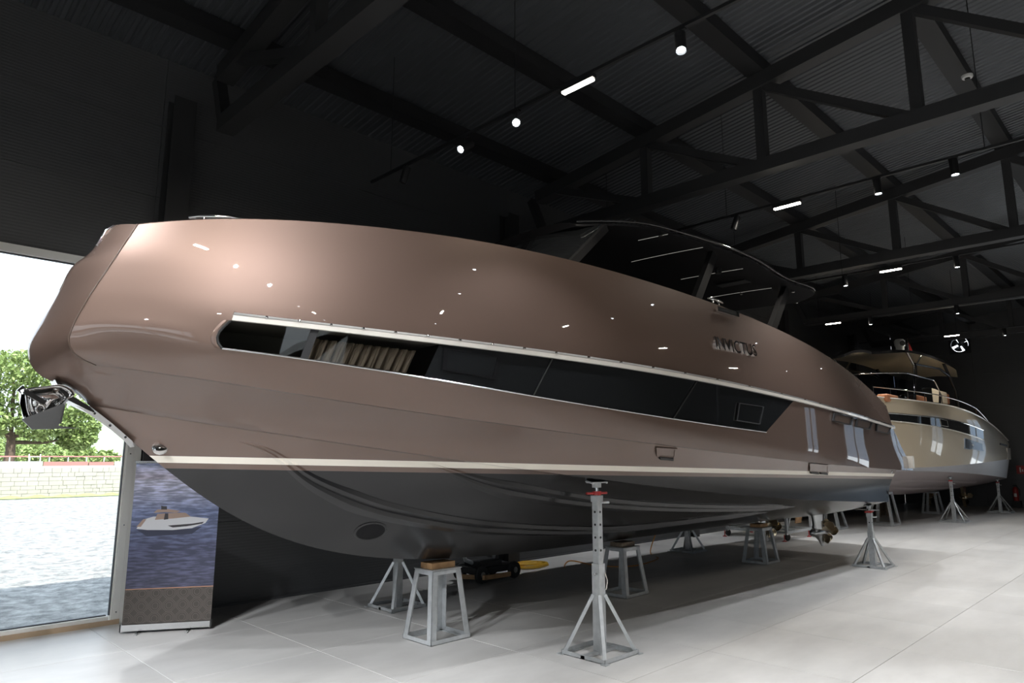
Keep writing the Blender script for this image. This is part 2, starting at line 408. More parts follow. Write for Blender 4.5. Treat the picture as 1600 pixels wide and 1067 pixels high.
def glazed_wall(nm, label, axis, const, a0, a1, h, bays, sill, head, idx):
    o = thing(nm, label, None, (const if axis == 'y' else a0, a0 if axis == 'y' else const, 0), kind='structure')
    sgn = -1
    def bx(mb, s0, s1, z0, z1, t, off=0):
        if axis == 'x': mb.box(((s0 + s1) / 2, const + off, (z0 + z1) / 2), (s1 - s0, t, z1 - z0))
        else: mb.box((const + off, (s0 + s1) / 2, (z0 + z1) / 2), (t, s1 - s0, z1 - z0))
    edges = sorted([a0] + [e for b in bays for e in b] + [a1])
    for i in range(0, len(edges), 2):
        if edges[i + 1] - edges[i] > .02:
            m_ = MB(); bx(m_, edges[i], edges[i + 1], 0, h, .12); m_.build('wall_panel', M['wall'], o)
    for b0, b1 in bays:
        m_ = MB(); bx(m_, b0, b1, head, h, .12); m_.build('wall_panel', M['wall'], o)
        if sill > 0: m_ = MB(); bx(m_, b0, b1, 0, sill, .12); m_.build('wall_panel', M['wall'], o)
        win = thing('window_%d' % idx, 'white-framed shopfront glazing behind the camera', None, (const if axis == 'y' else b0, b0 if axis == 'y' else const, 0), kind='structure')
        idx += 1
        for s0, s1, z0, z1 in ((b0, b0 + .1, sill, head), (b1 - .1, b1, sill, head), (b0 + .1, b1 - .1, sill, sill + .1), (b0 + .1, b1 - .1, head - .1, head)):
            m_ = MB(); bx(m_, s0, s1, z0, z1, .14); m_.build('frame_bar', M['frame'], win)
        n_ = max(1, int(round((b1 - b0) / 2.4)))
        for k in range(1, n_):
            s_ = b0 + (b1 - b0) * k / n_; m_ = MB(); bx(m_, s_ - .04, s_ + .04, sill + .1, head - .1, .13); m_.build('mullion', M['frame'], win)
        m_ = MB(); bx(m_, b0 + .1, b1 - .1, sill + .1, head - .1, .012); m_.build('pane', M['clear'], win)
        # daylight portal in the opening
        ld = bpy.data.lights.new('daylight_portal', 'AREA'); ld.shape = 'RECTANGLE'
        lo = bpy.data.objects.new('daylight_portal', ld); COL.objects.link(lo)
        ld.size = b1 - b0; ld.size_y = head - sill; ld.cycles.is_portal = True
        if axis == 'x': lo.location = ((b0 + b1) / 2, const + .2, (sill + head) / 2); lo.rotation_euler = (R(-90) if const > 0 else R(90), 0, 0)
        else: lo.location = (const + .2, (b0 + b1) / 2, (sill + head) / 2); lo.rotation_euler = (R(90), 0, R(-90))
        lo.parent = None
    return idx
ix = glazed_wall('wall_right', 'black right-hand wall with tall shopfront windows', 'x', Y0 - .06, X0, X1, 8.0, [(-6.5, -.5)], 0.0, 4.4, 5)
ix = glazed_wall('wall_front', 'black wall behind the camera with a shopfront window', 'y', X0 - .06, Y0, Y1, 9.4, [(-6.0, 4.0)], 0.0, 4.2, ix)

# roof: trapezoidal decking sheets
ce = MB().box(((X0 + X1) / 2, (Y1 + RIDGE) / 2, 0), (X1 - X0 + .6, .02, .02)).build('ceiling', M['roof'])
ce.data.clear_geometry()
mb = MB()
for ya, yb in ((RIDGE, Y1 + .3), (Y0 - .3, RIDGE)):
    za, zb_ = roof_z(ya + 1e-6) + .30, roof_z(yb) + .30
    mb.add([(X0 - .3, ya, za), (X1 + .3, ya, za), (X1 + .3, yb, zb_), (X0 - .3, yb, zb_), (X0 - .3, ya, za + .1), (X1 + .3, ya, za + .1), (X1 + .3, yb, zb_ + .1), (X0 - .3, yb, zb_ + .1)],
           [(3, 2, 1, 0), (4, 5, 6, 7), (0, 1, 5, 4), (1, 2, 6, 5), (2, 3, 7, 6), (3, 0, 4, 7)])
me = bpy.data.meshes.new('ceiling'); me.from_pydata(mb.v, [], mb.f); me.materials.append(M['roof']); ce.data = me
tag(ce, 'dark ribbed metal roof over the hall', None, kind='structure')
def sheet_mesh(ya, yb):
    mb = MB(); prof = []
    wv = 1.0 / 8
    for k in range(8):
        x = k * wv
        prof += [(x, 0), (x + .045, 0), (x + .06, .02), (x + .10, .02), (x + .118, 0)]
    prof.append((1.0, 0))
    rows = [[(x, y, z + roof_z(y + (1e-6 if y == RIDGE else 0)) + .245) for x, z in prof] for y in (ya, yb)]
    mb.grid(rows); return mb
sheets = []
for ya, yb in ((RIDGE, Y1 + .1), (Y0 - .1, RIDGE)):
    base = None
    for k in range(45):
        x = X0 - .2 + k * 1.0
        if base is None: o = sheet_mesh(ya, yb).build('roof_sheet', M['roof'], ce); base = o.data
        else: o = bpy.data.objects.new('roof_sheet', base); COL.objects.link(o); o.parent = ce
        o.location = (x, 0, 0)
# purlins (run the length of the hall)
for k, y in enumerate([8.8, 6.62, 4.42, 2.22, .02, -2.2, -4.4, -6.6, -8.8, -11]):
    o = MB().box(((X0 + X1) / 2, y, roof_z(y) + .12), (X1 - X0, .30, .22)).build('purlin', M['purlin'], ce)
    o['label'] = 'black roof purlin'
# trusses
ORD = ['nearest', 'second', 'third', 'fourth', 'fifth', 'sixth', 'seventh', 'eighth', 'ninth', 'tenth', 'eleventh', 'twelfth']
nodes = [8.82, 6.62, 4.42, 2.22, .02, -2.18, -4.4, -6.6, -8.8, -11.0]
ZB = 6.62
tr_lab = ['black roof truss overhead behind the camera', 'black roof truss whose pale-edged beam crosses above the yacht bow', 'big black roof truss above the middle of the bronze yacht',
          'black roof truss above the stern of the bronze yacht', 'black roof truss above the bow of the champagne boat', 'farthest black roof truss before the end wall']
for x, lab in zip(TRX, tr_lab):
    t = thing('roof_truss', lab, 'truss', (x, 0, ZB), 'black roof trusses')
    MB().bar((x, 9.15, ZB), (x, -11.3, ZB), .24, .22).build('bottom_chord', M['steelblack'], t)
    for ya, yb in ((9.3, RIDGE), (RIDGE, -11.6)):
        MB().bar((x, ya, roof_z(ya) - .12), (x, yb, roof_z(yb + (1e-6 if yb == RIDGE else 0)) - .12), .24, .24).build('top_chord', M['steelblack'], t)
    for k, y in enumerate(nodes):
        if k > 0 and k < 9: MB().bar((x, y, ZB), (x, y, roof_z(y) - .12), .15, .15, (1, 0, 0)).build('vertical', M['steelblack'], t)
        if k < 9:
            y2 = nodes[k + 1]
            p = ((x, y, roof_z(y) - .15), (x, y2, ZB)) if k < 5 else ((x, y, ZB), (x, y2, roof_z(y2) - .15))
            MB().bar(*p, .13, .13, (1, 0, 0)).build('diagonal', M['steelblack'], t)
    MB().bar((x, 9.15, ZB), (x, 9.5, roof_z(9.5) - .1), .15, .15, (1, 0, 0)).build('diagonal', M['steelblack'], t)

# ------------------------------------------------------------------ lighting tracks and lamps
RZ = 6.13
RAILX = [-5.2, .1, 5.40, 10.6, 16.0, 21.3, 26.3]
rail_name = ['behind the camera', 'over the camera', 'above the yacht bow', 'above the yacht hardtop', 'above the yacht stern', 'over the gap between the two boats', 'above the champagne boat']
def spot_thing(x, y, aim, power, label, lens=40., ang=70, colr=(.93, .96, 1.0), lit=True, blend=.6):
    d = (Vector(aim) - Vector((x, y, RZ - .14))).normalized()
    t = thing('track_spotlight', label, 'spotlight', (x, y, RZ), 'black spotlights on the ceiling tracks')
    p0 = Vector((x, y, RZ - .14))
    MB().lathe([(.0, -.13), (.05, -.13), (.055, -.12), (.055, .10), (.05, .105), (.047, .09)], p0, d, 18).build('housing', M['lamp_black'], t, 40)
    MB().tube([(x, y, RZ), (x, y, RZ - .10)], .014, 8).box((x, y, RZ - .005), (.035, .12, .02)).build('bracket', M['lamp_black'], t)
    MB().lathe([(.0, .094), (.040, .094)], p0, d, 18).build('lens', M['cool'] if lit else M['black'], t)
    if lit:
        ld = bpy.data.lights.new('lamp', 'SPOT'); ld.energy = power; ld.spot_size = R(ang); ld.spot_blend = blend; ld.shadow_soft_size = .045; ld.color = colr
        lo = bpy.data.objects.new('lamp', ld); COL.objects.link(lo); lo.location = p0 + d * .12
        lo.rotation_euler = d.to_track_quat('-Z', 'Y').to_euler()
        lo.parent = t; lo.matrix_parent_inverse = Matrix.Translation(t.location).inverted()
    return t
def linear_thing(x, y, label, L=.42):
    t = thing('linear_light', label, 'light', (x, y, RZ), 'linear lights on the ceiling tracks')
    MB().box((x, y, RZ - .03), (.07, L + .04, .05)).build('housing', M['lamp_black'], t)
    rows = []
    mb = MB(); mb.box((x, y, RZ - .066), (.055, L, .022)); mb.build('diffuser', M['warm'], t)
    ld = bpy.data.lights.new('lamp', 'AREA'); ld.shape = 'RECTANGLE'; ld.size = .06; ld.size_y = L; ld.energy = 55; ld.color = (1, .93, .82)
    lo = bpy.data.objects.new('lamp', ld); COL.objects.link(lo); lo.location = (x, y, RZ - .085); lo.parent = t
    lo.matrix_parent_inverse = Matrix.Translation(t.location).inverted()
ordw = ['first', 'second', 'third', 'fourth', 'fifth', 'sixth', 'seventh', 'eighth', 'ninth', 'tenth']
for ri, x in enumerate(RAILX):
    t = thing('lighting_track', 'thin black lighting track ' + rail_name[ri], 'track', (x, 0, RZ), 'suspended lighting tracks')
    y9 = 8.9 if ri in (3, 4) else 8.4  # tracks lengthened to carry the added wall-strip lamps
    MB().box((x, (y9 - 10.8) / 2, RZ + .02), (.036, y9 + 10.8, .036)).build('rail', M['lamp_black'], t)
    for y in (7.9, 5.35, 1.6, -2.2, -6, -9.8):
        MB().tube([(x, y, RZ + .03), (x, y, roof_z(y) + .24)], .006, 6).build('suspension_cable', M['lamp_black'], t)
    if ri == 2: Y = [(7.55, 's0'), (6.25, 's'), (5.33, 'star'), (4.38, 'l'), (3.1, 's'), (1.9, 's'), (.2, 's'), (-2.5, 'l'), (-4, 's'), (-6.5, 's')]
    elif ri == 3: Y = [(8.6, 'w'), (6.3, 's0'), (5.2, 's0'), (4.3, 'l'), (2.95, 's'), (1.97, 's'), (.2, 's'), (-2.5, 'l'), (-4, 's'), (-6.5, 's')]
    elif ri == 4: Y = [(8.6, 'w'), (6.6, 's'), (5.3, 's'), (4.35, 'l'), (3.12, 's'), (1.9, 's'), (.2, 's'), (-2.5, 'l'), (-4, 's'), (-6.5, 's')]
    elif ri == 5: Y = [(7.5, 'l'), (6.45, 's'), (4.27, 's'), (2.6, 's'), (.4, 's'), (-2.5, 'l'), (-5, 's')]
    elif ri == 6: Y = [(6.95, 's'), (5.5, 'l'), (4.05, 's'), (2.2, 's'), (-.5, 's'), (-4, 's')]
    else: Y = [(6.3, 's'), (4.4, 'l'), (3.1, 's'), (1.4, 's'), (-.8, 's'), (-2.5, 'l'), (-4, 's'), (-6.5, 's')]
    ns = nl = 0
    for y, k in Y:
        if k == 'l':
            linear_thing(x, y, 'warm linear light on track %s, %s from left wall' % (rail_name[ri], ordw[nl])); nl += 1; continue
        lab = '%s spotlight from left wall on track %s' % (ordw[ns], rail_name[ri]); ns += 1
        if k == 's0': spot_thing(x, y, (x - .3, y + 1.0, 3), 0, 'unlit ' + lab, lit=False)
        elif k == 'w': spot_thing(x, y, (x - .6, 9.35, 0), 420, lab, ang=75)  # unseen lamps added behind the hardtop to brighten the wall-side floor strip
        elif k == 'star': spot_thing(x, y, (x * .45, y * .45, 3.6), 420, 'glaring spotlight aimed at the camera from the track above the yacht bow', ang=60)
        elif ri == 1 and y > 5: spot_thing(x, y, (x + 1.4, y + .3, 0), 620, lab, ang=85)
        elif ri == 1 and y > 1: spot_thing(x, y, (2.2, 5.5, 3.5), 640, lab, ang=54)
        elif ri == 2 and 1.5 < y < 3.5: spot_thing(x, y, (x - 1.6, y - 1.0, 0), 520, lab, ang=95)
        elif ri == 2 and y > 6: spot_thing(x, y, (2.6, 6.3, 3.8), 260, lab, ang=60)
        elif ri == 0 and y > 1: spot_thing(x, y, (2.2, y * .2 + 5.6, 0), 1700, lab, ang=32)
        elif ri <= 1: spot_thing(x, y, (x + .4, y + .2, 0), 620, lab, ang=80)
        else: spot_thing(x, y, (x, y - .2, 0), [0, 0, 480, 400, 300, 230, 180][ri], lab, ang=105 if y > 1 else 78)

# smoke detector under a purlin
sdp = at_z(1511, 118, 8.28)
t = thing('smoke_detector', 'small round white smoke detector under a roof beam', 'detector', sdp)
MB().lathe([(.085, .0), (.085, -.03), (.07, -.05)], sdp, (0, 0, 1), 20).build('base', M['white'], t, 40)
MB().lathe([(.04, -.05), (.04, -.075), (.0, -.08)], sdp, (0, 0, 1), 16).build('sensor', M['blackm'], t, 40)


# ================================================================== THE BRONZE YACHT
CY = 6.5                                    # centreline; bow points to -X
def hit(px, py, bf, sgn=1):
    """point where a measured sight line meets the vertical cylinder Y = CY - bf(X)"""
    r = pray(px, py); lo, hi = .3 / r.y, CY / r.y
    f = lambda t: r.y * t - (CY - bf(r.x * t))
    for _ in range(48):
        m = (lo + hi) / 2
        if f(m) > 0: hi = m
        else: lo = m
    t = (lo + hi) / 2
    return EYE + r * t
b_strip = spline([.8, 1.15, 1.6, 2.0, 2.5, 3.0, 4.0, 5.0, 6.0, 7.5, 10, 13, 15.5, 17.5], [.14, .45, .82, 1.09, 1.37, 1.59, 1.88, 2.05, 2.15, 2.23, 2.27, 2.21, 2.04, 1.76])
b_sheer = spline([1.3, 1.63, 2.0, 2.5, 3.0, 4.0, 5.0, 6.0, 7.5, 10, 13, 15.5, 17.5], [.22, .55, .86, 1.18, 1.42, 1.73, 1.91, 2.01, 2.08, 2.10, 2.01, 1.82, 1.60])
b_wbot = spline([.75, 1.12, 1.6, 2.0, 2.5, 3.0, 4.0, 5.0, 6.0, 7.5, 10, 13, 15.5, 17.5], [.09, .42, .82, 1.08, 1.35, 1.56, 1.85, 2.02, 2.12, 2.205, 2.25, 2.20, 2.04, 1.80])
b_crease = spline([1.1, 1.46, 2.0, 2.5, 3.0, 4.0, 5.0, 6.0, 7.5, 10, 13, 15.5, 17.5], [.18, .48, .90, 1.19, 1.41, 1.73, 1.93, 2.05, 2.15, 2.21, 2.17, 2.05, 1.86])
b_chine = spline([1.53, 1.8, 2.2, 2.6, 3.2, 4.0, 5.0, 6.0, 7.5, 10, 13, 15.2], [.015, .19, .47, .72, 1.02, 1.34, 1.60, 1.77, 1.92, 2.02, 2.04, 2.02])
R_sheer = (polyline_fit([(215, 351), (260, 346), (320, 343), (380, 342), (440, 344), (500, 347), (600, 356), (700, 369), (800, 386), (900, 409), (1000, 436), (1100, 468), (1200, 508), (1300, 562), (1350, 598), (1385, 635)], 7), (215, 395, 1262, 1385), b_sheer)
R_st = (polyline_fit([(140, 461), (250, 474), (370, 488), (500, 503), (650, 521), (850, 547), (1050, 578), (1200, 608), (1300, 637), (1394, 664)], 5), (140, 364, 1243, 1394), b_strip)
R_wt = (polyline_fit([(130, 479), (250, 490), (360, 501), (500, 516), (650, 533), (850, 559), (1050, 588), (1200, 616), (1300, 643), (1396, 670)], 5), (130, 360, 1240, 1396), b_strip)
R_wb = (polyline_fit([(107, 527), (200, 532), (345, 544), (400, 551), (560, 574), (650, 588), (850, 622), (1050, 654), (1120, 664), (1197, 675), (1300, 688), (1408, 697)], 5), (107, 347, 1197, 1408), b_wbot)
R_cr = (polyline_fit([(150, 570), (200, 577), (300, 590), (400, 604), (600, 636), (700, 651), (850, 671), (1000, 689), (1140, 708), (1253, 721), (1340, 729), (1427, 735)], 5), (150, 300, 1185, 1427), b_crease)
NA, NB, NC = 14, 70, 26
def row_px(row, bulge=0):
    f, k, _ = row; out = []
    for i in range(NA): x = lerp(k[0], k[1], i / NA); out.append([x, f(x)])
    for i in range(NB): x = lerp(k[1], k[2], i / NB); out.append([x, f(x)])
    for i in range(NC + 1): x = lerp(k[2], k[3], i / NC); out.append([x, f(x)])
    return np.array(out)
def mixrow(ra, rb, f, start=None, w1=None):
    """row between two measured rows; optional measured start point and window-tip shift"""
    p = row_px(ra) * (1 - f) + row_px(rb) * f
    if start is not None:
        d = np.array(start) - p[0]
        for i in range(NA): p[i] += d * (1 - i / NA) ** 2
    if w1:
        for i in range(NA + NB):
            wgt = math.sin(min(1, i / NA) * PI / 2) if i <= NA else max(0, 1 - (i - NA) / 6.0) ** 2
            p[i, 0] += w1 * wgt
    return p
def pts(p, bf): return [hit(x, y, bf) for x, y in p]
def bmix(fa, fb, t, bulge=0): return lambda X: fa(X) * (1 - t) + fb(X) * t + bulge * math.sin(PI * t)
P_rows = []
for t in np.linspace(0, 1, 8)[:-1]:
    P_rows.append(pts(mixrow(R_sheer, R_st, t), bmix(b_sheer, b_strip, t, .035)))
P_rows.append(pts(row_px(R_st), b_strip)); i_st = len(P_rows) - 1
P_rows.append(pts(row_px(R_wt), b_strip)); i_wt = len(P_rows) - 1
for t, wsh in ((.2, -7), (.4, -12), (.6, -13), (.8, -9)):
    P_rows.append(pts(mixrow(R_wt, R_wb, t, (lerp(130, 107, t) - 2.0 * math.sin(PI * t), lerp(479, 527, t)), wsh), bmix(b_strip, b_wbot, t)))
P_rows.append(pts(row_px(R_wb), b_wbot)); i_wb = len(P_rows) - 1
for t, st in ((.25, (108, 540)), (.5, (115, 551)), (.75, (129, 561))):
    P_rows.append(pts(mixrow(R_wb, R_cr, t, st), bmix(b_wbot, b_crease, t, .01)))
P_rows.append(pts(row_px(R_cr), b_crease)); i_cr = len(P_rows) - 1

for j in range(NA):                       # fair the forward panel: relax breadths along each section, keeping sight lines
    ys_ = [r[j].y for r in P_rows]; wgt = 1 - (j / NA) ** 2 * (3 - 2 * j / NA)
    for _ in range(60):
        ys_ = ys_[:4] + [lerp(ys_[i], (ys_[i - 1] + ys_[i + 1]) / 2, .5) for i in range(4, len(ys_) - 1)] + [ys_[-1]]
    for i, r in enumerate(P_rows):
        y_ = lerp(r[j].y, ys_[i], wgt); d_ = r[j] - EYE; r[j] = EYE + d_ * (y_ / d_.y)
def mir(p): return Vector((p[0], 2 * CY - p[1], p[2]))
yacht = thing('motor_yacht', 'large bronze motor yacht propped on stands, bow towards the window', 'yacht', (8, CY, 0))
WIN_A, WIN_B = NA, NA + NB            # window columns
side = MB()
nr, ncol = len(P_rows), len(P_rows[0])
def side_faces(mb, rows, mirror):
    rr = [[mir(p) for p in r] for r in rows] if mirror else rows
    vs = [p for r in rr for p in r]; fs = []
    for i in range(len(rr) - 1):
        for j in range(ncol - 1):
            if not mirror and i_wt <= i < i_wb and WIN_A <= j < WIN_B: continue
            fs.append((i * ncol + j, i * ncol + j + 1, (i + 1) * ncol + j + 1, (i + 1) * ncol + j))
    mb.add(vs, fs)
side_faces(side, P_rows, False); side_faces(side, P_rows, True)
# lip under the crease
ledge = [p + Vector((0, .035, -.004)) * min(1, j / 12) for j, p in enumerate(P_rows[-1])]
for mr_ in (False, True):
    g = [P_rows[-1], ledge]; side.grid([[mir(p) for p in r] for r in g] if mr_ else g)
# stern closing wall of the upper hull
endp = [r[-1] for r in P_rows]
cols = [[lerp(p, mir(p), k / 6) + Vector((.10 * math.sin(PI * k / 6), 0, 0)) for k in range(7)] for p in endp]
side.grid(cols)
und = [[lerp(p, mir(p), k / 4) for k in range(5)] for p in ledge[-22:]]
side.grid(und)
hull_side = side.build('topsides', M['paint'], yacht, 28)

# bow facet between stem and panel crease
stem_px = [(178, 352), (163, 366), (150, 384), (136, 399), (118, 411), (95, 448), (70, 489), (52, 520), (43, 545), (47, 567), (62, 586), (98, 602), (139, 633)]
crease_bow = [r[0] for r in P_rows]
def resample(P, n):
    P = [Vector(p) for p in P]; L = [0]
    for a, b in zip(P, P[1:]): L.append(L[-1] + (b - a).length)
    fx = [spline(L, [p[k] for p in P]) for k in range(3)]
    return [Vector([f(L[-1] * i / (n - 1)) for f in fx]) for i in range(n)]
def resample_lin(P, n):
    P = [Vector(p) for p in P]; L = [0]
    for a, b in zip(P, P[1:]): L.append(L[-1] + (b - a).length)
    out = []
    for i in range(n):
        s_ = L[-1] * i / (n - 1); k = max(0, min(len(P) - 2, int(np.searchsorted(L, s_)) - 1))
        out.append(P[k].lerp(P[k + 1], (s_ - L[k]) / max(1e-9, L[k + 1] - L[k])))
    return out
NS = 34
stem = resample_lin(resample([at_y(x, y, CY) for x, y in stem_px], 200), NS)
cbow = resample_lin(crease_bow, NS)
bow = MB()
KF = 7
rows = []
for k in range(KF + 1):
    f = k / KF
    rr = []
    for i in range(NS):
        p = stem[i].lerp(cbow[i], f)
        bb = (CY - cbow[i].y)
        y = CY - bb * math.sin(f * PI / 2) ** .9
        xx = lerp(stem[i].x, cbow[i].x, 1 - math.cos(f * PI / 2) ** .9 if f < 1 else 1)
        rr.append(Vector((lerp(p.x, xx, .22), lerp(p.y, y, .25), p.z)))
    rows.append(rr)
bow.grid(rows); bow.grid([[mir(p) for p in r] for r in rows], True)
# top of the bow (roller recess and foredeck lip)
top_l = [r[0] for r in rows]; bow.grid([top_l, [mir(p) for p in top_l]])
facet_end = [r[-1] for r in rows][::-1]     # crease start -> stem foot

# lower topsides: crease -> chine, then the bottom: chine -> keel
NL = 90
ch_f = polyline_fit([(139, 633), (200, 642), (300, 657), (387, 670), (500, 687), (600, 702), (675, 712), (805, 731), (887, 742), (1000, 757), (1050, 762), (1150, 773), (1239, 779.5), (1320, 783), (1388, 784)], 5)
cr_f = R_cr[0]
keel_z = spline([1.53, 1.88, 2.1, 2.65, 3.37, 4.19, 5.42, 7.0, 10, 15.2], [2.48, 2.19, 2.01, 1.61, 1.25, 1.02, .87, .82, .80, .765])
low_top, chine = [], []
stem_low = at_y(139, 633, CY)
for i in range(NL + 1):
    s_ = (i / NL)
    xa = lerp(150, 1404, s_); xb = lerp(139, 1388, s_)
    pa = hit(xa, cr_f(xa), b_crease) + Vector((0, .035, -.004)) * min(1, i / 8); low_top.append(pa)
    chine.append(hit(xb, ch_f(xb), b_chine))
chine[0] = stem_low.copy()
lowrows = [[low_top[j].lerp(chine[j], t) + Vector((0, .05 * math.sin(PI * t) * min(1, j / 20), 0)) for j in range(NL + 1)] for t in np.linspace(0, 1, KF + 1)]
for i in range(KF + 1): lowrows[i][0] = facet_end[i].copy()
NBT = 10
botrows = []
for t in np.linspace(0, 1, NBT + 1):
    rr = []
    for jj, p in enumerate(chine):
        p = p + Vector((0, .05, -.006)) * min(1, jj / 14)
        kz = keel_z(p.x); k = Vector((p.x, CY, min(kz, p.z)))
        q = p.lerp(k, t); q.z -= .045 * math.sin(PI * t) * min(1, (p.x - 1.53) / 2); rr.append(q)
    botrows.append(rr)
# chine flat: a small step between topsides and bottom
import bmesh
def planes_split(rows_list, closers):
    mb = MB()
    for r in rows_list:
        mb.grid(r); mb.grid([[mir(p) for p in q] for q in r], True)
    for c in closers: mb.grid(c)
    return mb
trans_rows = [r[-1] for r in lowrows] + [r[-1] for r in botrows[1:]]
trans = [[lerp(p, mir(p), k / 6) for k in range(7)] for p in trans_rows]
fwd = [[lowrows[i][0].lerp(mir(lowrows[i][0]), k / 4) for k in range(5)] for i in range(len(lowrows))]
lower = planes_split([lowrows, [chine, botrows[0]], botrows], [trans])
lower.add(bow.v, bow.f)
me = bpy.data.meshes.new('tmp'); me.from_pydata([tuple(v) for v in lower.v], [], lower.f)
bm = bmesh.new(); bm.from_mesh(me)
bmesh.ops.remove_doubles(bm, verts=bm.verts, dist=1e-4)
bmesh.ops.recalc_face_normals(bm, faces=bm.faces)
SLOPE = -.0252
nrm = Vector((-SLOPE, 0, 1)).normalized()
wl_z = [2.068, 2.010, 1.962]               # stripe top, stripe bottom, antifouling edge (at X = 2)
for z in wl_z:
    bmesh.ops.bisect_plane(bm, geom=bm.verts[:] + bm.edges[:] + bm.faces[:], plane_co=(2.0, 0, z), plane_no=nrm)
def zone(c):
    z = c.z - SLOPE * (c.x - 2.0)
    return 0 if z > wl_z[0] else 1 if z > wl_z[1] else 2 if z > wl_z[2] else 3
bm.normal_update()
zones = {0: MB(), 1: MB(), 2: MB(), 3: MB()}
for f in bm.faces:
    k = zone(f.calc_center_median()); m_ = zones[k]
    off = f.normal * .003 if k == 1 else Vector((0, 0, 0))
    m_.add([v.co for v in f.verts], [tuple(range(len(f.verts)))])
bvh_low = BVHTree.FromBMesh(bm)
bm.free()
zones[0].add(zones[2].v, zones[2].f)
low_o = zones[0].build('lower_topsides', M['paint'], yacht, 34)
st_o = zones[1].build('boot_stripe', M['stripe'], yacht, 30); st_o['label'] = 'cream boot stripe along the waterline'
bt_o = zones[3].build('bottom', M['antifoul'], yacht, 30); bt_o['label'] = 'charcoal antifouled bottom'
# full-hull tree for placing fittings
hullmb = MB()
hullmb.grid(P_rows); hullmb.grid(lowrows); hullmb.grid(botrows); hullmb.grid(rows)
bvh = BVHTree.FromPolygons([Vector(v) for v in hullmb.v], hullmb.f)
def on_hull(px, py):
    r = pray(px, py).normalized(); loc, n, i, d = bvh.ray_cast(EYE, r)
    if loc is None: loc = at_y(px, py, CY - 2.1); n = Vector((0, -1, 0))
    if n.dot(r) > 0: n = -n
    return loc, n

# deck
dk = MB()
dl = [p + Vector((0, .06, -.05)) for p in P_rows[0]]
camber = [[lerp(p, mir(p), k / 8) + Vector((0, 0, .05 * math.sin(PI * k / 8) - .02)) for k in range(9)] for p in dl]
dk.grid(camber)
dk.build('deck', M['deck'], yacht, 40)
gw = MB()
gr_ = [P_rows[0], [p + Vector((0, .05, .018)) for p in P_rows[0]], [p + Vector((0, .10, .0)) for p in P_rows[0]], dl]
gw.grid([P_rows[0], gr_[1], gr_[2]]); gw.grid([[mir(p) for p in r] for r in (P_rows[0], gr_[1], gr_[2])])
gw.build('gunwale', M['paint'], yacht, 50)

# chrome-and-ivory rub rail along the top of the window band
def col_at(row, j): return P_rows[row][j]
ja, jb = WIN_A, ncol - 1
lo_r, hi_r = P_rows[i_wt][ja:], P_rows[i_st][ja:]
mb = MB()
prof = []
for a, b in zip(lo_r, hi_r):
    out = Vector((-.12, -1, 0)).normalized()
    prof.append([a + out * .0, a + out * .035, a.lerp(b, .55) + out * .045, a.lerp(b, .55) + out * .012])
mb.grid(prof); mb.build('rub_rail', M['ivory'], yacht, 30)['label'] = 'ivory rub rail'
prof = []
for a, b in zip(lo_r, hi_r):
    out = Vector((-.12, -1, 0)).normalized()
    prof.append([a.lerp(b, .57) + out * .008, a.lerp(b, .62) + out * .040, a.lerp(b, .85) + out * .045, a.lerp(b, 1.0) + out * .02, a.lerp(b, 1.0)])
mb = MB(); mb.grid(prof); mb.build('rub_rail_insert', M['chrome'], yacht, 30)['label'] = 'polished steel rub rail insert'
for j in range(ja + 4, jb, 4):
    a, b = P_rows[i_wt][j], P_rows[i_st][j]
    MB().lathe([(.012, 0), (.012, .008), (0, .012)], a.lerp(b, .7) + Vector((-.005, -.045, 0)), (0, -1, 0), 8).build('rail_screw', M['chrome'], yacht)

# window band: panes, mullions, lining and curtain behind
def px_col(px):      # window column whose middle row projects nearest the measured pixel
    k = R_wt[1]; return WIN_A + NB * (px - k[1]) / (k[2] - k[1])
def pane(c0, c1, m_, nm='pane', off=-.004, label=None):
    rr = [P_rows[i][c0:c1 + 1] for i in range(i_wt, i_wb + 1)]
    mb = MB(); out = Vector((-.1, -1, 0)).normalized() * off
    mb.grid([[p + out for p in r] for r in rr]); o = mb.build(nm, m_, yacht, 40)
    if label: o['label'] = label
    return o
cuts = [(NA, 24), (25, 40), (40, 54), (54, 72), (72, NA + NB)]
pane(NA, 24, M['tint']); pane(24, 25, M['blackm'], 'mullion', .004)
pane(25, 40, M['tint']); pane(40, 54, M['darkglass']); pane(54, 72, M['darkglass']); pane(72, NA + NB, M['darkglass'])
for c in (54, 72):
    rr = [P_rows[i][c] + Vector((-.001, -.006, 0)) for i in range(i_wt, i_wb + 1)]
    MB().tube(rr, .007, 6).build('pane_joint', M['rubber'], yacht)
# lining inside the hull behind the two clear panes, with a gathered curtain
lin = MB()
rr = [P_rows[i][NA:41] for i in range(i_wt, i_wb + 1)]
deep = [[p + Vector((.05, .55, 0)) for p in r] for r in rr]
lin.grid(deep); lin.grid([rr[0], deep[0]]); lin.grid([rr[-1], deep[-1]])
lin.build('cabin_lining', M['interior'], yacht, 40)
cu = MB(); cr_rows = []
for i in (i_wt + .22 * (i_wb - i_wt), i_wt + .9 * (i_wb - i_wt)):
    i0 = int(i); fr = i - i0; r_ = []
    for k in range(121):
        c = 25 + 13.2 * k / 120; c0 = int(c); fc = c - c0
        p = P_rows[i0][c0].lerp(P_rows[i0][c0 + 1], fc).lerp(P_rows[i0 + 1][c0].lerp(P_rows[i0 + 1][c0 + 1], fc), fr)
        r_.append(p + Vector((0, .10 + .022 * math.sin(k * .62) + .012 * math.sin(k * 1.7), 0)))
    cr_rows.append(r_)
cu.grid(cr_rows); cu.build('curtain', M['curtain'], yacht, 60)['label'] = 'beige cabin curtain behind the glass'
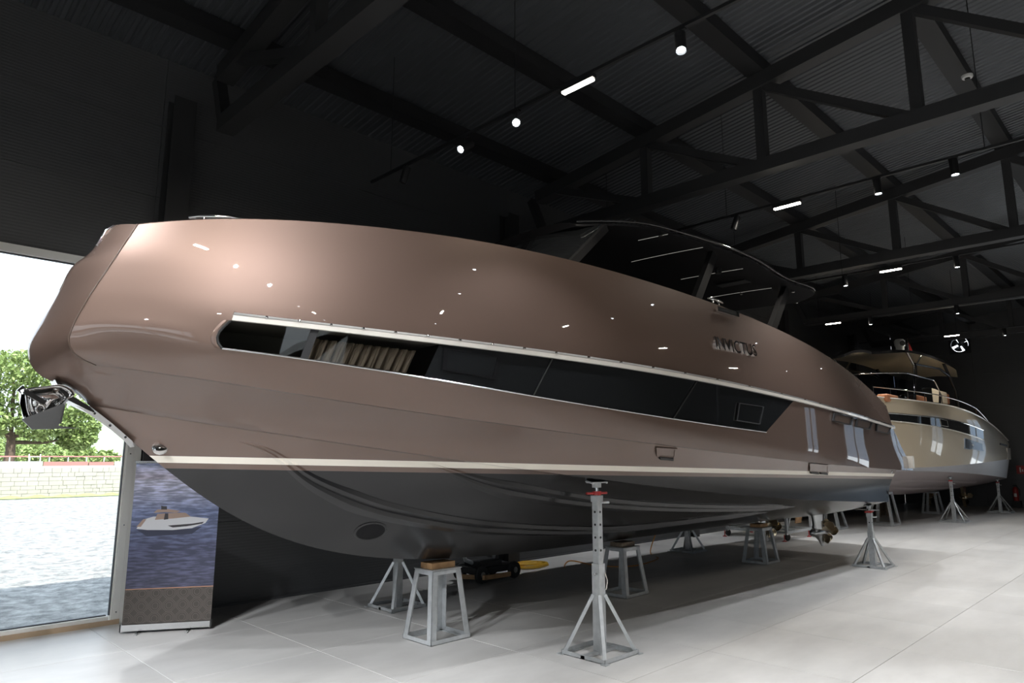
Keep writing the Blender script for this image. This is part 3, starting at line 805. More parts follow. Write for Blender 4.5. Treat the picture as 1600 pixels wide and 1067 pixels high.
# bezel around the forward window tip and thin frame along the lower edge
bz = MB()
tip_in = [P_rows[i][NA] for i in range(i_wt, i_wb + 1)]
tip_out = [P_rows[i][NA - 1].lerp(P_rows[i][NA], .35) for i in range(i_wt, i_wb + 1)]
tip_mid = [a.lerp(b, .5) + Vector((-.006, -.012, 0)) for a, b in zip(tip_in, tip_out)]
bz.grid([tip_in, tip_mid, tip_out]); bz.build('window_bezel', M['paint'], yacht, 60)
MB().tube([P_rows[i_wb][j] + Vector((0, -.003, 0)) for j in range(NA, NA + NB + 1)], .008, 6).build('window_trim', M['steel'], yacht)
MB().tube([P_rows[i][NA] + Vector((0, -.002, 0)) for i in range(i_wt, i_wb + 1)], .010, 6).build('window_seal', M['rubber'], yacht)
# opening portlights set in the band
def framed_quad(name, q, m_frame, m_in, wd=.02, th=.015, parent=yacht, label=None, inner_off=.004):
    P = [on_hull(*p) for p in q]; n = sum((a[1] for a in P), Vector()).normalized(); pp = [a[0] + n * .006 for a in P]
    c = sum(pp, Vector()) / 4
    inn = [p.lerp(c, min(.45, wd / max(.03, (p - c).length) * 1.4)) for p in pp]
    mb = MB(); up = n * th
    mb.add(pp + inn + [p + up for p in pp] + [p + up for p in inn],
           [(8 + k, 8 + (k + 1) % 4, 12 + (k + 1) % 4, 12 + k) for k in range(4)] + [(k, (k + 1) % 4, 8 + (k + 1) % 4, 8 + k) for k in range(4)] + [(4 + k, 12 + k, 12 + (k + 1) % 4, 4 + (k + 1) % 4) for k in range(4)])
    o = mb.build(name, m_frame, parent)
    if label: o['label'] = label
    MB().prism([p + n * inner_off for p in inn], n, .003).build('insert', m_in, o)
    return o
framed_quad('portlight', [(693, 543), (782, 557), (774, 592), (690, 578)], M['black'], M['darkglass'], .03, .012)
framed_quad('portlight', [(1153, 629), (1192, 635), (1186, 663), (1149, 657)], M['steel'], M['darkglass'], .02, .015, label='grey framed opening portlight')
# exhaust vents under the rail aft
for q in ([(1301, 645), (1331, 652), (1327, 664), (1299, 657)], [(1337, 654), (1361, 660), (1357, 671), (1335, 666)], [(1368, 662), (1390, 668), (1386, 678), (1367, 673)]):
    framed_quad('hull_vent', q, M['blackm'], M['ventwood'], .04, .03, label='dark recessed hull vent with brown louvre')
# drain flaps
framed_quad('drain_flap', [(1024, 698), (1057, 700), (1054, 714), (1025, 712)], M['paint'], M['paint'], .03, .012)
framed_quad('drain_flap', [(1264, 723), (1294, 726), (1293, 738), (1264, 736)], M['paint'], M['paint'], .04, .012)
for q in ([(1029, 712), (1050, 714), (1050, 718), (1029, 716)], [(1265, 736), (1277, 737), (1277, 740), (1265, 739)], [(1280, 737), (1291, 738), (1291, 741), (1280, 740)]):
    P = [on_hull(*p) for p in q]; MB().prism([a[0] for a in P], P[0][1], .03).build('drain_outlet', M['blackm'], yacht)
# stern corner plug and bottom drain
for px, py, rr in ((1393, 737, .03), (1387, 769, .035)):
    loc, n = on_hull(px, py)
    MB().lathe([(rr, 0), (rr, .012), (rr * .5, .016), (0, .016)], loc, n, 12).build('through_hull_fitting', M['steel'] if py < 750 else M['blackm'], yacht)

# name in raised chrome letters
def lettering(txt, pa, pb, size, m_, parent, nm):
    A, n = on_hull(*pa); B, n2 = on_hull(*pb); n = (n + n2).normalized()
    ex = (B - A).normalized(); ez = n.cross(ex).normalized()
    if ez.z < 0: ez = -ez
    cu_ = bpy.data.curves.new(nm, 'FONT'); cu_.body = txt; cu_.size = 1; cu_.extrude = .03
    to = bpy.data.objects.new('tmp_text', cu_); COL.objects.link(to)
    bpy.context.view_layer.update()
    me_ = bpy.data.meshes.new_from_object(to.evaluated_get(bpy.context.evaluated_depsgraph_get()))
    bpy.data.objects.remove(to)
    xs_ = [v.co.x for v in me_.vertices]; wd = max(xs_) - min(xs_); sx = (B - A).length / wd
    for v in me_.vertices:
        v.co = A + ex * (v.co.x * sx) + ez * (v.co.y * size) + n * (.012 + v.co.z * .4)
    o = mk(nm, me_, m_, parent); o['label'] = 'raised steel letters reading ' + txt
    return o
lettering('INVICTUS', (1116, 545), (1180, 557), .24, M['chrome'], yacht, 'name_letters')

# pop-up cleats
def cleat(base, d, L):
    mb = MB(); base = Vector(base); d = Vector(d).normalized(); up = Vector((0, 0, 1))
    mb.tube([base - d * L / 2 + up * .075, base - d * L * .3 + up * .088, base + d * L * .3 + up * .088, base + d * L / 2 + up * .075], [.012, .02, .02, .012], 10)
    mb.tube([base - d * L * .2, base - d * L * .2 + up * .085], .016, 8); mb.tube([base + d * L * .2, base + d * L * .2 + up * .085], .016, 8)
    mb.box(base + up * .006, (L * .8, .06, .012), Matrix.Rotation(math.atan2(d.y, d.x), 3, 'Z'))
    return mb.build('cleat', M['chrome'], yacht, 40)
p = at_y(335, 343, CY - .70); cleat((p.x, p.y, P_rows[0][NA - 5].z + .012), (1, -.8, 0), .42)
loc = P_rows[0][min(range(ncol), key=lambda j: abs(P_rows[0][j].x - 8.35))]
cleat(loc + Vector((0, .07, .01)), (1, 0, 0), .40)
lc, n = on_hull(1135, 487)
framed_quad('fairlead', [(1117, 480), (1151, 489), (1151, 497), (1118, 487)], M['chrome'], M['blackm'], .03, .035, label='polished steel fairlead slot at the deck edge')

# bow eye
loc, n = on_hull(252, 697)
mb = MB(); rows_ = []
for k in range(7):
    a = k / 6 * PI / 2
    rows_.append([loc + n * (.05 * math.sin(a)) + Vector((lerp(.0, .0, 0) + .075 * math.cos(a) * math.cos(t_), 0, .055 * math.cos(a) * math.sin(t_) * (1.25 if math.sin(t_) < 0 else .75))) for t_ in np.linspace(0, 2 * PI, 17)])
mb.grid(rows_); mb.build('bow_eye', M['chrome'], yacht, 60)['label'] = 'polished steel bow eye'

# dark joint where the side panel meets the bow facet
for q in (False, True):
    MB().tube([mir(p) if q else p for p in resample_lin(crease_bow, 60)], .007, 6).build('panel_seam', M['ventwood'], yacht, 60)

# bow-thruster tunnel
loc, n = on_hull(579, 832)
ax = Vector((0, 1, 0))
el = []
ex = Vector((1, 0, 0)); ex = (ex - n * ex.dot(n)).normalized(); ez = n.cross(ex)
if ez.z < 0: ez = -ez
A, _ = on_hull(557, 836); B, _ = on_hull(601, 824); T, _ = on_hull(573, 821); D, _ = on_hull(584, 842)
ca = (A + B) / 2; va = (B - A) / 2; vb = (T - D) / 2
ring = lambda s_, o_: [ca + va * math.cos(t_) * s_ + vb * math.sin(t_) * s_ + n * o_ for t_ in np.linspace(0, 2 * PI, 33)]
MB().grid([ring(1.16, .002), ring(1.08, .010), ring(1.0, .006)]).build('thruster_rim', M['antifoul'], yacht, 60)
mb = MB(); mb.add(ring(1.0, .005)[:-1], [tuple(range(32))]); mb.build('thruster_tunnel', M['under'], yacht)

# spray strakes on the bottom
def strake(px_line, wd, nm='strake', drop=.035):
    P = resample(np.array([[x, y, 0] for x, y in px_line]), 60)
    L_ = [[] for _ in range(5)]
    for i, p in enumerate(P):
        loc, n = on_hull(p[0], p[1]); t_ = min(1, i / 14, (len(P) - 1 - i) / 4 + .15)
        dn = Vector((0, CY - loc.y, keel_z(loc.x) - loc.z)); dn = (dn - n * dn.dot(n)).normalized()
        for q_, (dd, hh) in zip(L_, ((.17, 0), (.05, .034), (.02, .004), (-.085, .032), (-.115, 0))): q_.append(loc + dn * (dd * t_) + n * (hh * t_ + .001))
    for q in (False, True):
        g = L_; g = [[mir(v) for v in r] for r in g] if q else g
        mb = MB().grid(g); me_ = bpy.data.meshes.new('tmp'); me_.from_pydata([tuple(v) for v in mb.v], [], mb.f)
        b2 = bmesh.new(); b2.from_mesh(me_)
        for z in wl_z: bmesh.ops.bisect_plane(b2, geom=b2.verts[:] + b2.edges[:] + b2.faces[:], plane_co=(2.0, 0, z), plane_no=nrm)
        out_ = {}
        for f in b2.faces:
            k = {0: 'paint', 1: 'stripe', 2: 'paint', 3: 'antifoul'}[zone(f.calc_center_median())]
            out_.setdefault(k, MB()).add([v.co for v in f.verts], [tuple(range(len(f.verts)))])
        b2.free(); bpy.data.meshes.remove(me_)
        for k, m_ in out_.items(): m_.build(nm, M[k], yacht, 25)
strake([(372, 690), (410, 700), (440, 716), (474, 742), (521, 767), (584, 791), (646, 806), (740, 821), (830, 827), (926, 828), (1010, 822), (1100, 811), (1200, 800)], .11)
strake([(665, 722), (700, 734), (750, 752), (825, 769), (887, 779), (980, 789), (1060, 793), (1150, 794), (1240, 792)], .10)
# transom tabs under the stern
for yy in (CY - 1.15, CY + 1.15):
    MB().box((15.25, yy, 1.0), (.5, 1.0, .015), Matrix.Rotation(R(3), 3, 'Y')).build('trim_tab', M['steel'], yacht)

# pod drives with twin counter-rotating propellers
def pod(x, y):
    zt = .98
    rows_ = []
    for z, c, tk, xo in ((zt, .62, .17, .0), (.84, .50, .15, .0), (.68, .42, .14, .02), (.56, .44, .15, .02), (.46, .40, .13, .02), (.34, .24, .05, .12), (.22, .13, .03, .20)):
        rows_.append([Vector((x + xo - c * .5 + c * .5 * (1 + math.cos(t_)) * 1.0 - 0, y + tk * .5 * math.sin(t_), z)) for t_ in np.linspace(0, 2 * PI, 21)])
    MB().grid(rows_).build('pod_leg', M['podgrey'], yacht, 60)
    MB().box((x + .02, y, zt + .02), (.8, .34, .03)).build('pod_plate', M['chrome'], yacht)
    hb = MB().lathe([(.0, -.36), (.05, -.33), (.085, -.22), (.095, -.05), (.095, .25), (.085, .48), (.05, .60), (0, .63)], (x, y, .52), (1, 0, 0), 20).build('gear_housing', M['podgrey'], yacht, 50)
    for xo, rd, n_, hand in ((.33, .26, 3, 1), (.48, .235, 4, -1)):
        for k in range(n_):
            a0 = 2 * PI * k / n_ + (.3 if hand > 0 else .0)
            bl = []
            for i in range(7):
                r_ = lerp(.07, rd, i / 6); half = .62 * math.sin(PI * (.22 + .70 * i / 6)) * (1 if i < 6 else .5)
                pitch = math.atan2(.28, r_ * 3.2)
                bl.append([Vector((x + xo + hand * 0 + r_ * u_ * half * math.sin(pitch) * 1.1, y + r_ * math.cos(a0 + hand * u_ * half), .52 + r_ * math.sin(a0 + hand * u_ * half))) for u_ in (-1, -.6, -.2, .2, .6, 1)])
            back = [[p + Vector((.012, 0, 0)) for p in r] for r in bl]
            mb = MB(); mb.grid(bl); mb.grid(back)
            mb.grid([[r[0] for r in bl], [r[0] for r in back]]); mb.grid([[r[-1] for r in bl], [r[-1] for r in back]]); mb.grid([bl[-1], back[-1]])
            mb.build('propeller_blade', M['bronze'], yacht, 40)
pod(14.95, CY - .60); pod(14.95, CY + .62)

# anchor in its stainless bow chute
A0 = at_y(75, 625, CY)
anc = MB()
# scoop: concave shell between measured outline points, with depth either side of the centreline
def ap(px, py, dy=0): return at_y(px, py, CY + dy)
rows_ = []
top = [(60, 607), (75, 606), (92, 604), (108, 610)]; bot = [(42, 664), (52, 668), (66, 664), (88, 640)]
for dy, k in ((-.16, 0), (-.10, .5), (0, 1.0), (.10, .5), (.16, 0)):
    rows_.append([ap(*t_, dy) for t_ in [(34, 609 + 4 * k), (31, 630 + 6 * k), (36, 650 + 8 * k), (48, 664 + 2 * k), (66, 661 - 6 * k), (84, 643 - 8 * k), (100, 626 - 4 * k)]])
mb = MB(); mb.grid(rows_); mb.grid([[p + Vector((.015, 0, .012)) for p in r] for r in rows_], True)
mb.build('anchor', M['chrome'], yacht, 50)['label'] = 'polished steel plough anchor'
an = yacht.children[-1]
MB().bar(ap(30, 606, -.02), ap(66, 634, -.02), .035, .05).build('anchor_shank', M['chrome'], yacht)
MB().bar(ap(40, 612, -.19), ap(70, 630, -.19), .03, .035).build('shackle_bar', M['chrome'], yacht)
tor = [ap(63 + 7 * math.cos(t_), 639 + 7 * math.sin(t_), -.2) for t_ in np.linspace(0, 2 * PI, 17)]
MB().tube(tor, .010, 8).build('shackle', M['chrome'], yacht, 60)
plate = resample([ap(33, 609), ap(50, 606), ap(72, 604), ap(94, 603), ap(112, 618), ap(96, 627), ap(84, 640), ap(72, 655), ap(55, 666), ap(42, 655), ap(35, 632), ap(33, 609)], 40)
pc_ = sum(plate, Vector()) / len(plate)
for sg in (-1, 1):
    rg = [[pc_ + (p - pc_) * s_ + Vector((0, sg * (.10 + .09 * (1 - s_ * s_) - (.10 * math.exp(-((s_ - .62) / .2) ** 2))), 0)) for p in plate] for s_ in (1.0, .93, .85, .75, .62, .5, .35, .15, .01)]
    MB().grid(rg).build('anchor_cheek', M['chrome'], yacht, 70)
rg = [[p + Vector((0, d_, 0)) for p in plate] for d_ in (-.10, 0, .10)]
MB().grid(rg).build('anchor_rim', M['chrome'], yacht, 60)
sp_i = [(140, 634), (158, 648), (176, 662), (192, 676), (207, 689), (210, 698)]; sp_o = [(110, 628), (130, 641), (152, 656), (174, 672), (194, 689), (203, 699)]
for sg in (-1, 1):
    MB().grid([[at_y(x, y, CY + sg * .045) for x, y in sp_i], [at_y(x, y, CY + sg * .030) for x, y in sp_o]]).build('stem_band_face', M['steel'], yacht)
MB().grid([[at_y(x, y, CY - .03) for x, y in sp_o], [at_y(x, y, CY + .03) for x, y in sp_o]]).build('stem_band', M['steel'], yacht)
for x, y in ((148, 646), (172, 665), (196, 683)):
    MB().lathe([(.010, 0), (.010, .004), (0, .006)], at_y(x, y, CY - .042), (0, -1, 0), 8).build('band_screw', M['blackm'], yacht)
MB().prism([ap(86, 593, -.09), ap(96, 600, -.09), ap(112, 618, -.09), ap(139, 634, -.09), ap(150, 646, -.09), ap(132, 638, -.09), ap(108, 626, -.09), ap(94, 610, -.09)], (0, 1, 0), .18).build('stem_plate', M['chrome'], yacht)
MB().prism([ap(34, 655, -.22), ap(100, 630, -.22), ap(92, 665, -.22), ap(124, 669, -.22), ap(50, 671, -.22)], (0, 1, 0), .012).build('anchor_fluke', M['steel'], yacht)
MB().prism([ap(50, 667, .05), ap(104, 625, .05), ap(96, 662, .05)], (0, 1, 0), .012).build('anchor_fluke', M['steel'], yacht)
# bow rail and roller hardware on the stem head
MB().tube([ap(178, 353), ap(166, 361), ap(158, 372), ap(152, 383)], .012, 8).build('stem_guard', M['chrome'], yacht, 60)

# superstructure: windscreen, hardtop on struts
def hz(x, s_):  # hardtop upper surface
    return 5.22 - .012 * (x - 9.5) ** 2 - .05 * s_ * s_
plan = [(6.75, .95), (7.2, 1.38), (8.0, 1.62), (9.0, 1.72), (10.5, 1.76), (12.0, 1.74), (12.8, 1.62), (13.05, 1.25)]
pf = spline([a for a, b in plan], [b for a, b in plan])
rows_t, rows_b = [], []
for i in range(41):
    x = lerp(6.75, 13.05, i / 40); hb_ = pf(x)
    rows_t.append([Vector((x, CY + hb_ * s_, hz(x, s_ * hb_ / 1.7) + .10 * (1 - abs(s_) ** 4))) for s_ in np.linspace(-1, 1, 21)])
    rows_b.append([Vector((x, CY + hb_ * s_, hz(x, s_ * hb_ / 1.7) - .03)) for s_ in np.linspace(-1, 1, 21)])
MB().grid(rows_b).build('hardtop_underside', M['under'], yacht, 40)
mb = MB(); mb.grid(rows_t)
mb.grid([[r[0] for r in rows_t], [r[0] for r in rows_b]]); mb.grid([[r[-1] for r in rows_t], [r[-1] for r in rows_b]]); mb.grid([rows_t[0], rows_b[0]]); mb.grid([rows_t[-1], rows_b[-1]])
mb.build('hardtop', M['black'], yacht, 40)['label'] = 'glossy black hardtop'
rim = [r[0] + Vector((0, -.012, .03)) for r in rows_t]
MB().tube(rim, .016, 8).build('hardtop_rail', M['black'], yacht, 60)
MB().tube([mir(p) for p in rim], .016, 8).build('hardtop_rail', M['black'], yacht, 60)
for px0, py0, px1, py1 in ((996, 379, 1045, 368), (985, 416, 1100, 391), (1062, 442, 1163, 424), (1103, 466, 1208, 450)):
    a = at_z(px0, py0, 5.1); b = at_z(px1, py1, 5.1); x = (a.x + b.x) / 2
    n_ = 8
    path = []
    for k in range(n_ + 1):
        y = lerp(max(a.y, b.y), min(a.y, b.y), k / n_); path.append((x, y, hz(x, (y - CY) / 1.7) - .035))
    MB().tube(path, .0028, 6).build('light_strip', mat('strip_glow', (.8, .8, .8), .4, emit=((1, .95, .85), .30)), yacht)
for sg in (-1, 1):
    y = lambda v: CY + sg * v
    MB().bar((7.0, y(1.25), 5.05), (5.7, y(1.45), 4.02), .06, .10).build('windscreen_pillar', M['under'], yacht)
    MB().bar((9.3, y(1.55), 5.12), (8.4, y(1.62), 4.0), .08, .16).build('hardtop_strut', M['under'], yacht)
    MB().bar((12.0, y(1.5), 5.05), (10.8, y(1.62), 3.9), .09, .18).build('hardtop_strut', M['under'], yacht)
    pass
ws = [[Vector((5.55 + .25 * abs(s_) ** 2, CY + 1.42 * s_, 4.02)) for s_ in np.linspace(-1, 1, 13)], [Vector((6.75 + .25 * abs(s_) ** 2, CY + 1.23 * s_, 5.12)) for s_ in np.linspace(-1, 1, 13)]]
MB().grid(ws).build('windscreen', M['darkglass'], yacht, 60)
cab = MB()
pl = [(3.6, .5), (4.3, 1.0), (5.5, 1.35), (7, 1.5), (8.2, 1.55)]
cab.grid([[Vector((x, CY + hb_ * s_, 3.98 + .14 * math.sqrt(max(0, 1 - abs(s_) ** 3)) * min(1, (x - 3.5) / 1.0))) for s_ in np.linspace(-1, 1, 13)] for x, hb_ in pl])
cab.build('coachroof', M['blackm'], yacht, 50)
# hardtop fittings
def dome(px, py, Y, r_, h_, nm, m_):
    p = at_y(px, py, Y); MB().lathe([(r_, 0), (r_, h_ * .6), (r_ * .6, h_), (0, h_)], p, (0, 0, 1), 14).build(nm, m_, yacht, 40)
x = 9.6
MB().lathe([(.12, 0), (.12, .05), (.09, .13), (0, .16)], (8.7, CY - .2, hz(8.7, 0) + .10), (0, 0, 1), 18).build('radar_dome', M['black'], yacht, 40)
MB().tube([(9.6, CY - 1.1, hz(9.6, .6) + .09), (9.6, CY - 1.1, hz(9.6, .6) + .30)], .012, 8).build('mast_light', M['chrome'], yacht)
pA = at_y(748, 360, CY); pB = at_y(744, 338, CY)
MB().tube([(4.55, CY - .8, 4.05), (4.52, CY - .8, 4.2), (4.47, CY - .8, 4.34)], .006, 6).build('whip_aerial', M['steel'], yacht)
MB().lathe([(.05, 0), (.06, .06), (.05, .12), (0, .13)], (10.2, CY - 1.15, hz(10.2, .65) - .13), (0, 0, 1), 14).build('roof_speaker', M['blackm'], yacht, 40)
MB().box((11.2, CY - .9, hz(11.2, .5) - .05), (.22, .55, .02)).build('roof_hatch', M['blackm'], yacht)
for x, y in ((12.95, CY - 1.3), (12.2, CY - 1.55), (7.9, CY - 1.52), (11.9, CY - .7)):
    MB().lathe([(.03, 0), (.03, -.035), (0, -.05)], (x, y, hz(x, (y - CY) / 1.7) - .03), (0, 0, 1), 12).build('deck_light', M['chrome'], yacht, 40)
# stern light block
loc = at_y(1421, 722, CY - 1.95)
MB().box(loc + Vector((0, 0, 0)), (.10, .16, .26)).build('stern_step_end', M['ivory'], yacht)

# ================================================================== THE CHAMPAGNE BOAT BEHIND
CY2 = 7.3
def hit2(px, py, bf):
    r = pray(px, py); lo, hi = .3 / r.y, CY2 / r.y
    f = lambda t: r.y * t - (CY2 - bf(r.x * t))
    for _ in range(48):
        m = (lo + hi) / 2
        if f(m) > 0: hi = m
        else: lo = m
    return EYE + r * ((lo + hi) / 2)
def mir2(p): return Vector((p[0], 2 * CY2 - p[1], p[2]))
c_sheer = spline([20.2, 20.8, 22, 24, 26, 28.5, 31, 33.5], [.06, .52, 1.10, 1.58, 1.80, 1.90, 1.88, 1.78])
c_mid = spline([20.0, 20.7, 22, 24, 26, 28.5, 31, 33.5], [.06, .50, 1.12, 1.62, 1.86, 1.96, 1.95, 1.86])
c_low = spline([20.3, 21.0, 22, 24, 26, 28.5, 31, 33.5], [.05, .42, .88, 1.42, 1.72, 1.88, 1.90, 1.84])
c_chine = spline([20.5, 21.2, 22, 24, 26, 28.5, 31, 33.5], [.04, .38, .72, 1.22, 1.52, 1.70, 1.74, 1.72])
q_sh = polyline_fit([(1308, 619), (1345, 619), (1385, 621), (1413, 624), (1464, 630), (1506, 642), (1540, 657), (1562, 672), (1575, 690)], 4)
q_wt = polyline_fit([(1308, 641), (1345, 642), (1394, 646), (1430, 649), (1464, 653), (1497, 658), (1532, 671), (1576, 698)], 4)
q_wb = polyline_fit([(1308, 652), (1345, 654), (1402, 659), (1430, 662), (1460, 666), (1500, 675), (1535, 687), (1577, 706)], 4)
q_cr = polyline_fit([(1312, 728), (1370, 730), (1427, 731), (1470, 729), (1530, 723), (1577, 717)], 3)
q_ch = polyline_fit([(1315, 735), (1370, 736), (1430, 736), (1493, 738), (1540, 742), (1573, 747)], 3)
N2 = 60
def r2(f, a, b, bf): return [hit2(lerp(a, b, i / N2), f(lerp(a, b, i / N2)), bf) for i in range(N2 + 1)]
def mixr(A, B, t): return [a.lerp(b, t) for a, b in zip(A, B)]
Rsh, Rwt, Rwb, Rcr, Rch = r2(q_sh, 1308, 1575, c_sheer), r2(q_wt, 1308, 1576, c_mid), r2(q_wb, 1308, 1577, c_mid), r2(q_cr, 1312, 1577, c_low), r2(q_ch, 1315, 1573, c_chine)
boat = thing('motor_boat', 'champagne-coloured motor boat behind the bronze yacht, far right', 'boat', (27, CY2, 0))
hb2 = [Rsh, mixr(Rsh, Rwt, .5), Rwt, mixr(Rwt, Rwb, .5), Rwb, mixr(Rwb, Rcr, .33), mixr(Rwb, Rcr, .66), Rcr]
for k, bulge in ((1, .03), (5, .03), (6, .03)): hb2[k] = [p + Vector((0, -bulge, 0)) for p in hb2[k]]
mb = MB()
mb.grid(hb2); mb.grid([[mir2(p) for p in r] for r in hb2], True)
mb.grid([[lerp(r[-1], mir2(r[-1]), k / 6) for k in range(7)] for r in hb2])
mb.grid([[lerp(r[0], mir2(r[0]), k / 2) for k in range(3)] for r in hb2])
mb.build('topsides', M['paint2'], boat, 35)
mb = MB(); g = [Rcr, Rch]
mb.grid(g); mb.grid([[mir2(p) for p in r] for r in g], True); mb.grid([[lerp(r[-1], mir2(r[-1]), k / 4) for k in range(5)] for r in g])
mb.build('lower_topsides', M['bootgrey'], boat, 35)
k2 = spline([20.5, 22, 24, 27, 33.5], [1.55, 1.12, .90, .82, .82])
br = []
for t in np.linspace(0, 1, 7):
    br.append([p.lerp(Vector((p.x, CY2, min(k2(p.x), p.z - .02))), t) + Vector((0, 0, -.05 * math.sin(PI * t))) for p in Rch])
mb = MB(); mb.grid(br); mb.grid([[mir2(p) for p in r] for r in br], True); mb.grid([[lerp(r[-1], mir2(r[-1]), k / 4) for k in range(5)] for r in br])
mb.build('bottom', M['antifoul2'], boat, 35)['label'] = 'mauve antifouled bottom'
for fr in (.30, .62):
    i0 = fr * 6; a_ = [br[int(i0)][j].lerp(br[int(i0) + 1][j], i0 - int(i0)) for j in range(6, N2 - 4)]
    MB().grid([[p + Vector((0, -.01, -.002)) for p in a_], [p + Vector((0, .06, -.06)) for p in a_], [p + Vector((0, .09, -.01)) for p in a_]]).build('strake', M['antifoul2'], boat, 30)
MB().grid([[lerp(p, mir2(p), k / 6) + Vector((0, 0, -.03)) for k in range(7)] for p in Rsh]).build('deck', M['cream'], boat, 40)
# dark window band
def jpx(px): return max(0, min(N2, int(round((px - 1308) / (1576 - 1308) * N2))))
ja_, jb_ = 2, jpx(1538)
out = Vector((-.15, -1, 0)).normalized() * .012
for c0, c1 in ((ja_, jpx(1430)), (jpx(1430), jpx(1464)), (jpx(1464), jpx(1499)), (jpx(1499), jb_)):
    MB().grid([[p + out for p in Rwt[c0:c1 + 1]], [p + out for p in Rwb[c0:c1 + 1]]]).build('pane', M['darkglass'], boat, 40)
MB().tube([p + out for p in Rwb[ja_:jb_ + 1]], .018, 6).build('window_trim', M['ivory'], boat)
MB().tube([p + out for p in Rwt[ja_:jb_ + 1]], .018, 6).build('window_trim', M['chrome'], boat)
MB().tube([p + out for p in Rsh], .022, 6).build('gunwale', M['ivory'], boat)
bv2 = BVHTree.FromPolygons([p for r in hb2 + [Rch] for p in r], [(i * (N2 + 1) + j, i * (N2 + 1) + j + 1, (i + 1) * (N2 + 1) + j + 1, (i + 1) * (N2 + 1) + j) for i in range(len(hb2)) for j in range(N2)])
def on2(px, py):
    r = pray(px, py).normalized(); loc, n, i, d = bv2.ray_cast(EYE, r)
    if loc is None: return at_y(px, py, CY2 - 1.85), Vector((0, -1, 0))
    return loc, (-n if n.dot(r) > 0 else n)
def quad2(name, q, m_, th=.02, inner=None, label=None):
    P = [on2(*p) for p in q]; n = sum((a[1] for a in P), Vector()).normalized()
    o = MB().prism([a[0] - n * .01 for a in P], n, th + .01).build(name, m_, boat)
    if label: o['label'] = label
    if inner:
        c = sum((a[0] for a in P), Vector()) / len(P)
        MB().prism([a[0].lerp(c, .12) + n * th for a in P], n, .006).build('insert', inner, o)
quad2('portlight', [(1467, 654), (1479, 657), (1481, 667), (1470, 665)], M['ivory'], .02, M['darkglass'])
quad2('side_recess', [(1506, 684), (1534, 693), (1536, 705), (1506, 701)], M['steel'], .015, M['black'], 'grey framed side recess')
quad2('badge', [(1562, 692), (1573, 695), (1573, 698), (1562, 695)], M['blackm'], .02)
quad2('stern_platform', [(1572, 700), (1577, 700), (1578, 718), (1573, 718)], M['ivory'], .04)
MB().box((33.6, CY2 - .2, 2.25), (1.0, 2.9, .35)).build('swim_platform', M['paint2'], boat)
# hand rail above the sheer
j0, j1 = jpx(1372), jpx(1556)
rail = [Rsh[j] + Vector((0, .08, .30 * min(1, (j1 - j) / 6 + .05))) for j in range(j0, j1 + 1)]
MB().tube(rail, .018, 8).build('hand_rail', M['chrome'], boat, 60)
for j in range(j0, j1, 6):
    MB().tube([Rsh[j] + Vector((0, .08, -.02)), rail[j - j0]], .012, 6).build('rail_stanchion', M['chrome'], boat)
# windscreen, wrapped round the cockpit
wl_ = []
for t in np.linspace(0, 1, 31):
    a = -PI * .5 + PI * t
    sx = 23.2 - 1.1 * math.cos(a) ** 2 if True else 0
    wl_.append((t, a))
def ws_pt(s_, z):  # s in -1..1: port side aft -> bow -> starboard aft
    u_ = abs(s_)
    if u_ < .35: return Vector((22.0 + (z - 3.9) * .9 + .7 * (u_ / .35) ** 2, CY2 + 1.12 * s_ / .35 * (1 - .0), z))
    return Vector((22.7 + (z - 3.9) * .9 + (u_ - .35) / .65 * 4.2 * (1 - .10 * (z - 3.9)), CY2 + math.copysign(1.12 + .05 * (u_ - .35), s_), z))
sg = np.linspace(-1, 1, 61)
top_z = lambda s_: 4.62 if abs(s_) < .85 else 4.62 - (abs(s_) - .85) / .15 * .45
MB().grid([[ws_pt(s_, 3.72) for s_ in sg], [ws_pt(s_, lerp(3.72, top_z(s_), .5)) for s_ in sg], [ws_pt(s_, top_z(s_)) for s_ in sg]]).build('windscreen', M['blueglass'], boat, 60)
MB().tube([ws_pt(s_, top_z(s_)) for s_ in sg], .02, 6).build('windscreen_rail', M['chrome'], boat, 60)
MB().box((24.4, CY2, 3.9), (3.2, 1.9, .5)).build('helm_console', M['blackm'], boat)
# hardtop on struts
def ht(x, s_): return 5.48 - .012 * (x - 26.5) ** 2 - .10 * s_ * s_
rt, rb = [], []
for i in range(25):
    x = lerp(22.6, 31.0, i / 24); hw = 1.15 * min(1, .35 + (x - 22.6) / 1.2) * (1 if x < 29.5 else 1 - .25 * (x - 29.5) / 1.5)
    rt.append([Vector((x, CY2 + hw * s_, ht(x, s_) + .08)) for s_ in np.linspace(-1, 1, 11)])
    rb.append([Vector((x, CY2 + hw * s_, ht(x, s_))) for s_ in np.linspace(-1, 1, 11)])
mb = MB(); mb.grid(rt); mb.grid([[r[0] for r in rt], [r[0] for r in rb]]); mb.grid([[r[-1] for r in rt], [r[-1] for r in rb]]); mb.grid([rt[0], rb[0]]); mb.grid([rt[-1], rb[-1]])
mb.build('hardtop', M['black'], boat, 40)
MB().grid(rb).build('hardtop_lining', M['beige_canvas'], boat, 40)['label'] = 'beige canvas hardtop lining'
for s_ in (-1, 1):
    y = CY2 + s_ * 1.1
    MB().tube([(23.6, y, 5.33), (24.3, y, 4.95), (24.0, y, 3.7)], .035, 8).build('hardtop_strut', M['chrome'], boat, 50)
    MB().tube([(25.2, y, 5.37), (24.5, y, 4.95), (24.25, y, 3.7)], .035, 8).build('hardtop_strut', M['chrome'], boat, 50)
    MB().tube([(28.0, y, 5.36), (29.3, y, 4.5), (29.6, y, 3.5)], .05, 8).build('hardtop_strut', M['black'], boat, 50)
    MB().tube([(24.4, y, 5.0), (27.4, y, 5.12), (28.6, y, 4.95)], .04, 8).build('hardtop_brace', M['black'], boat, 50)
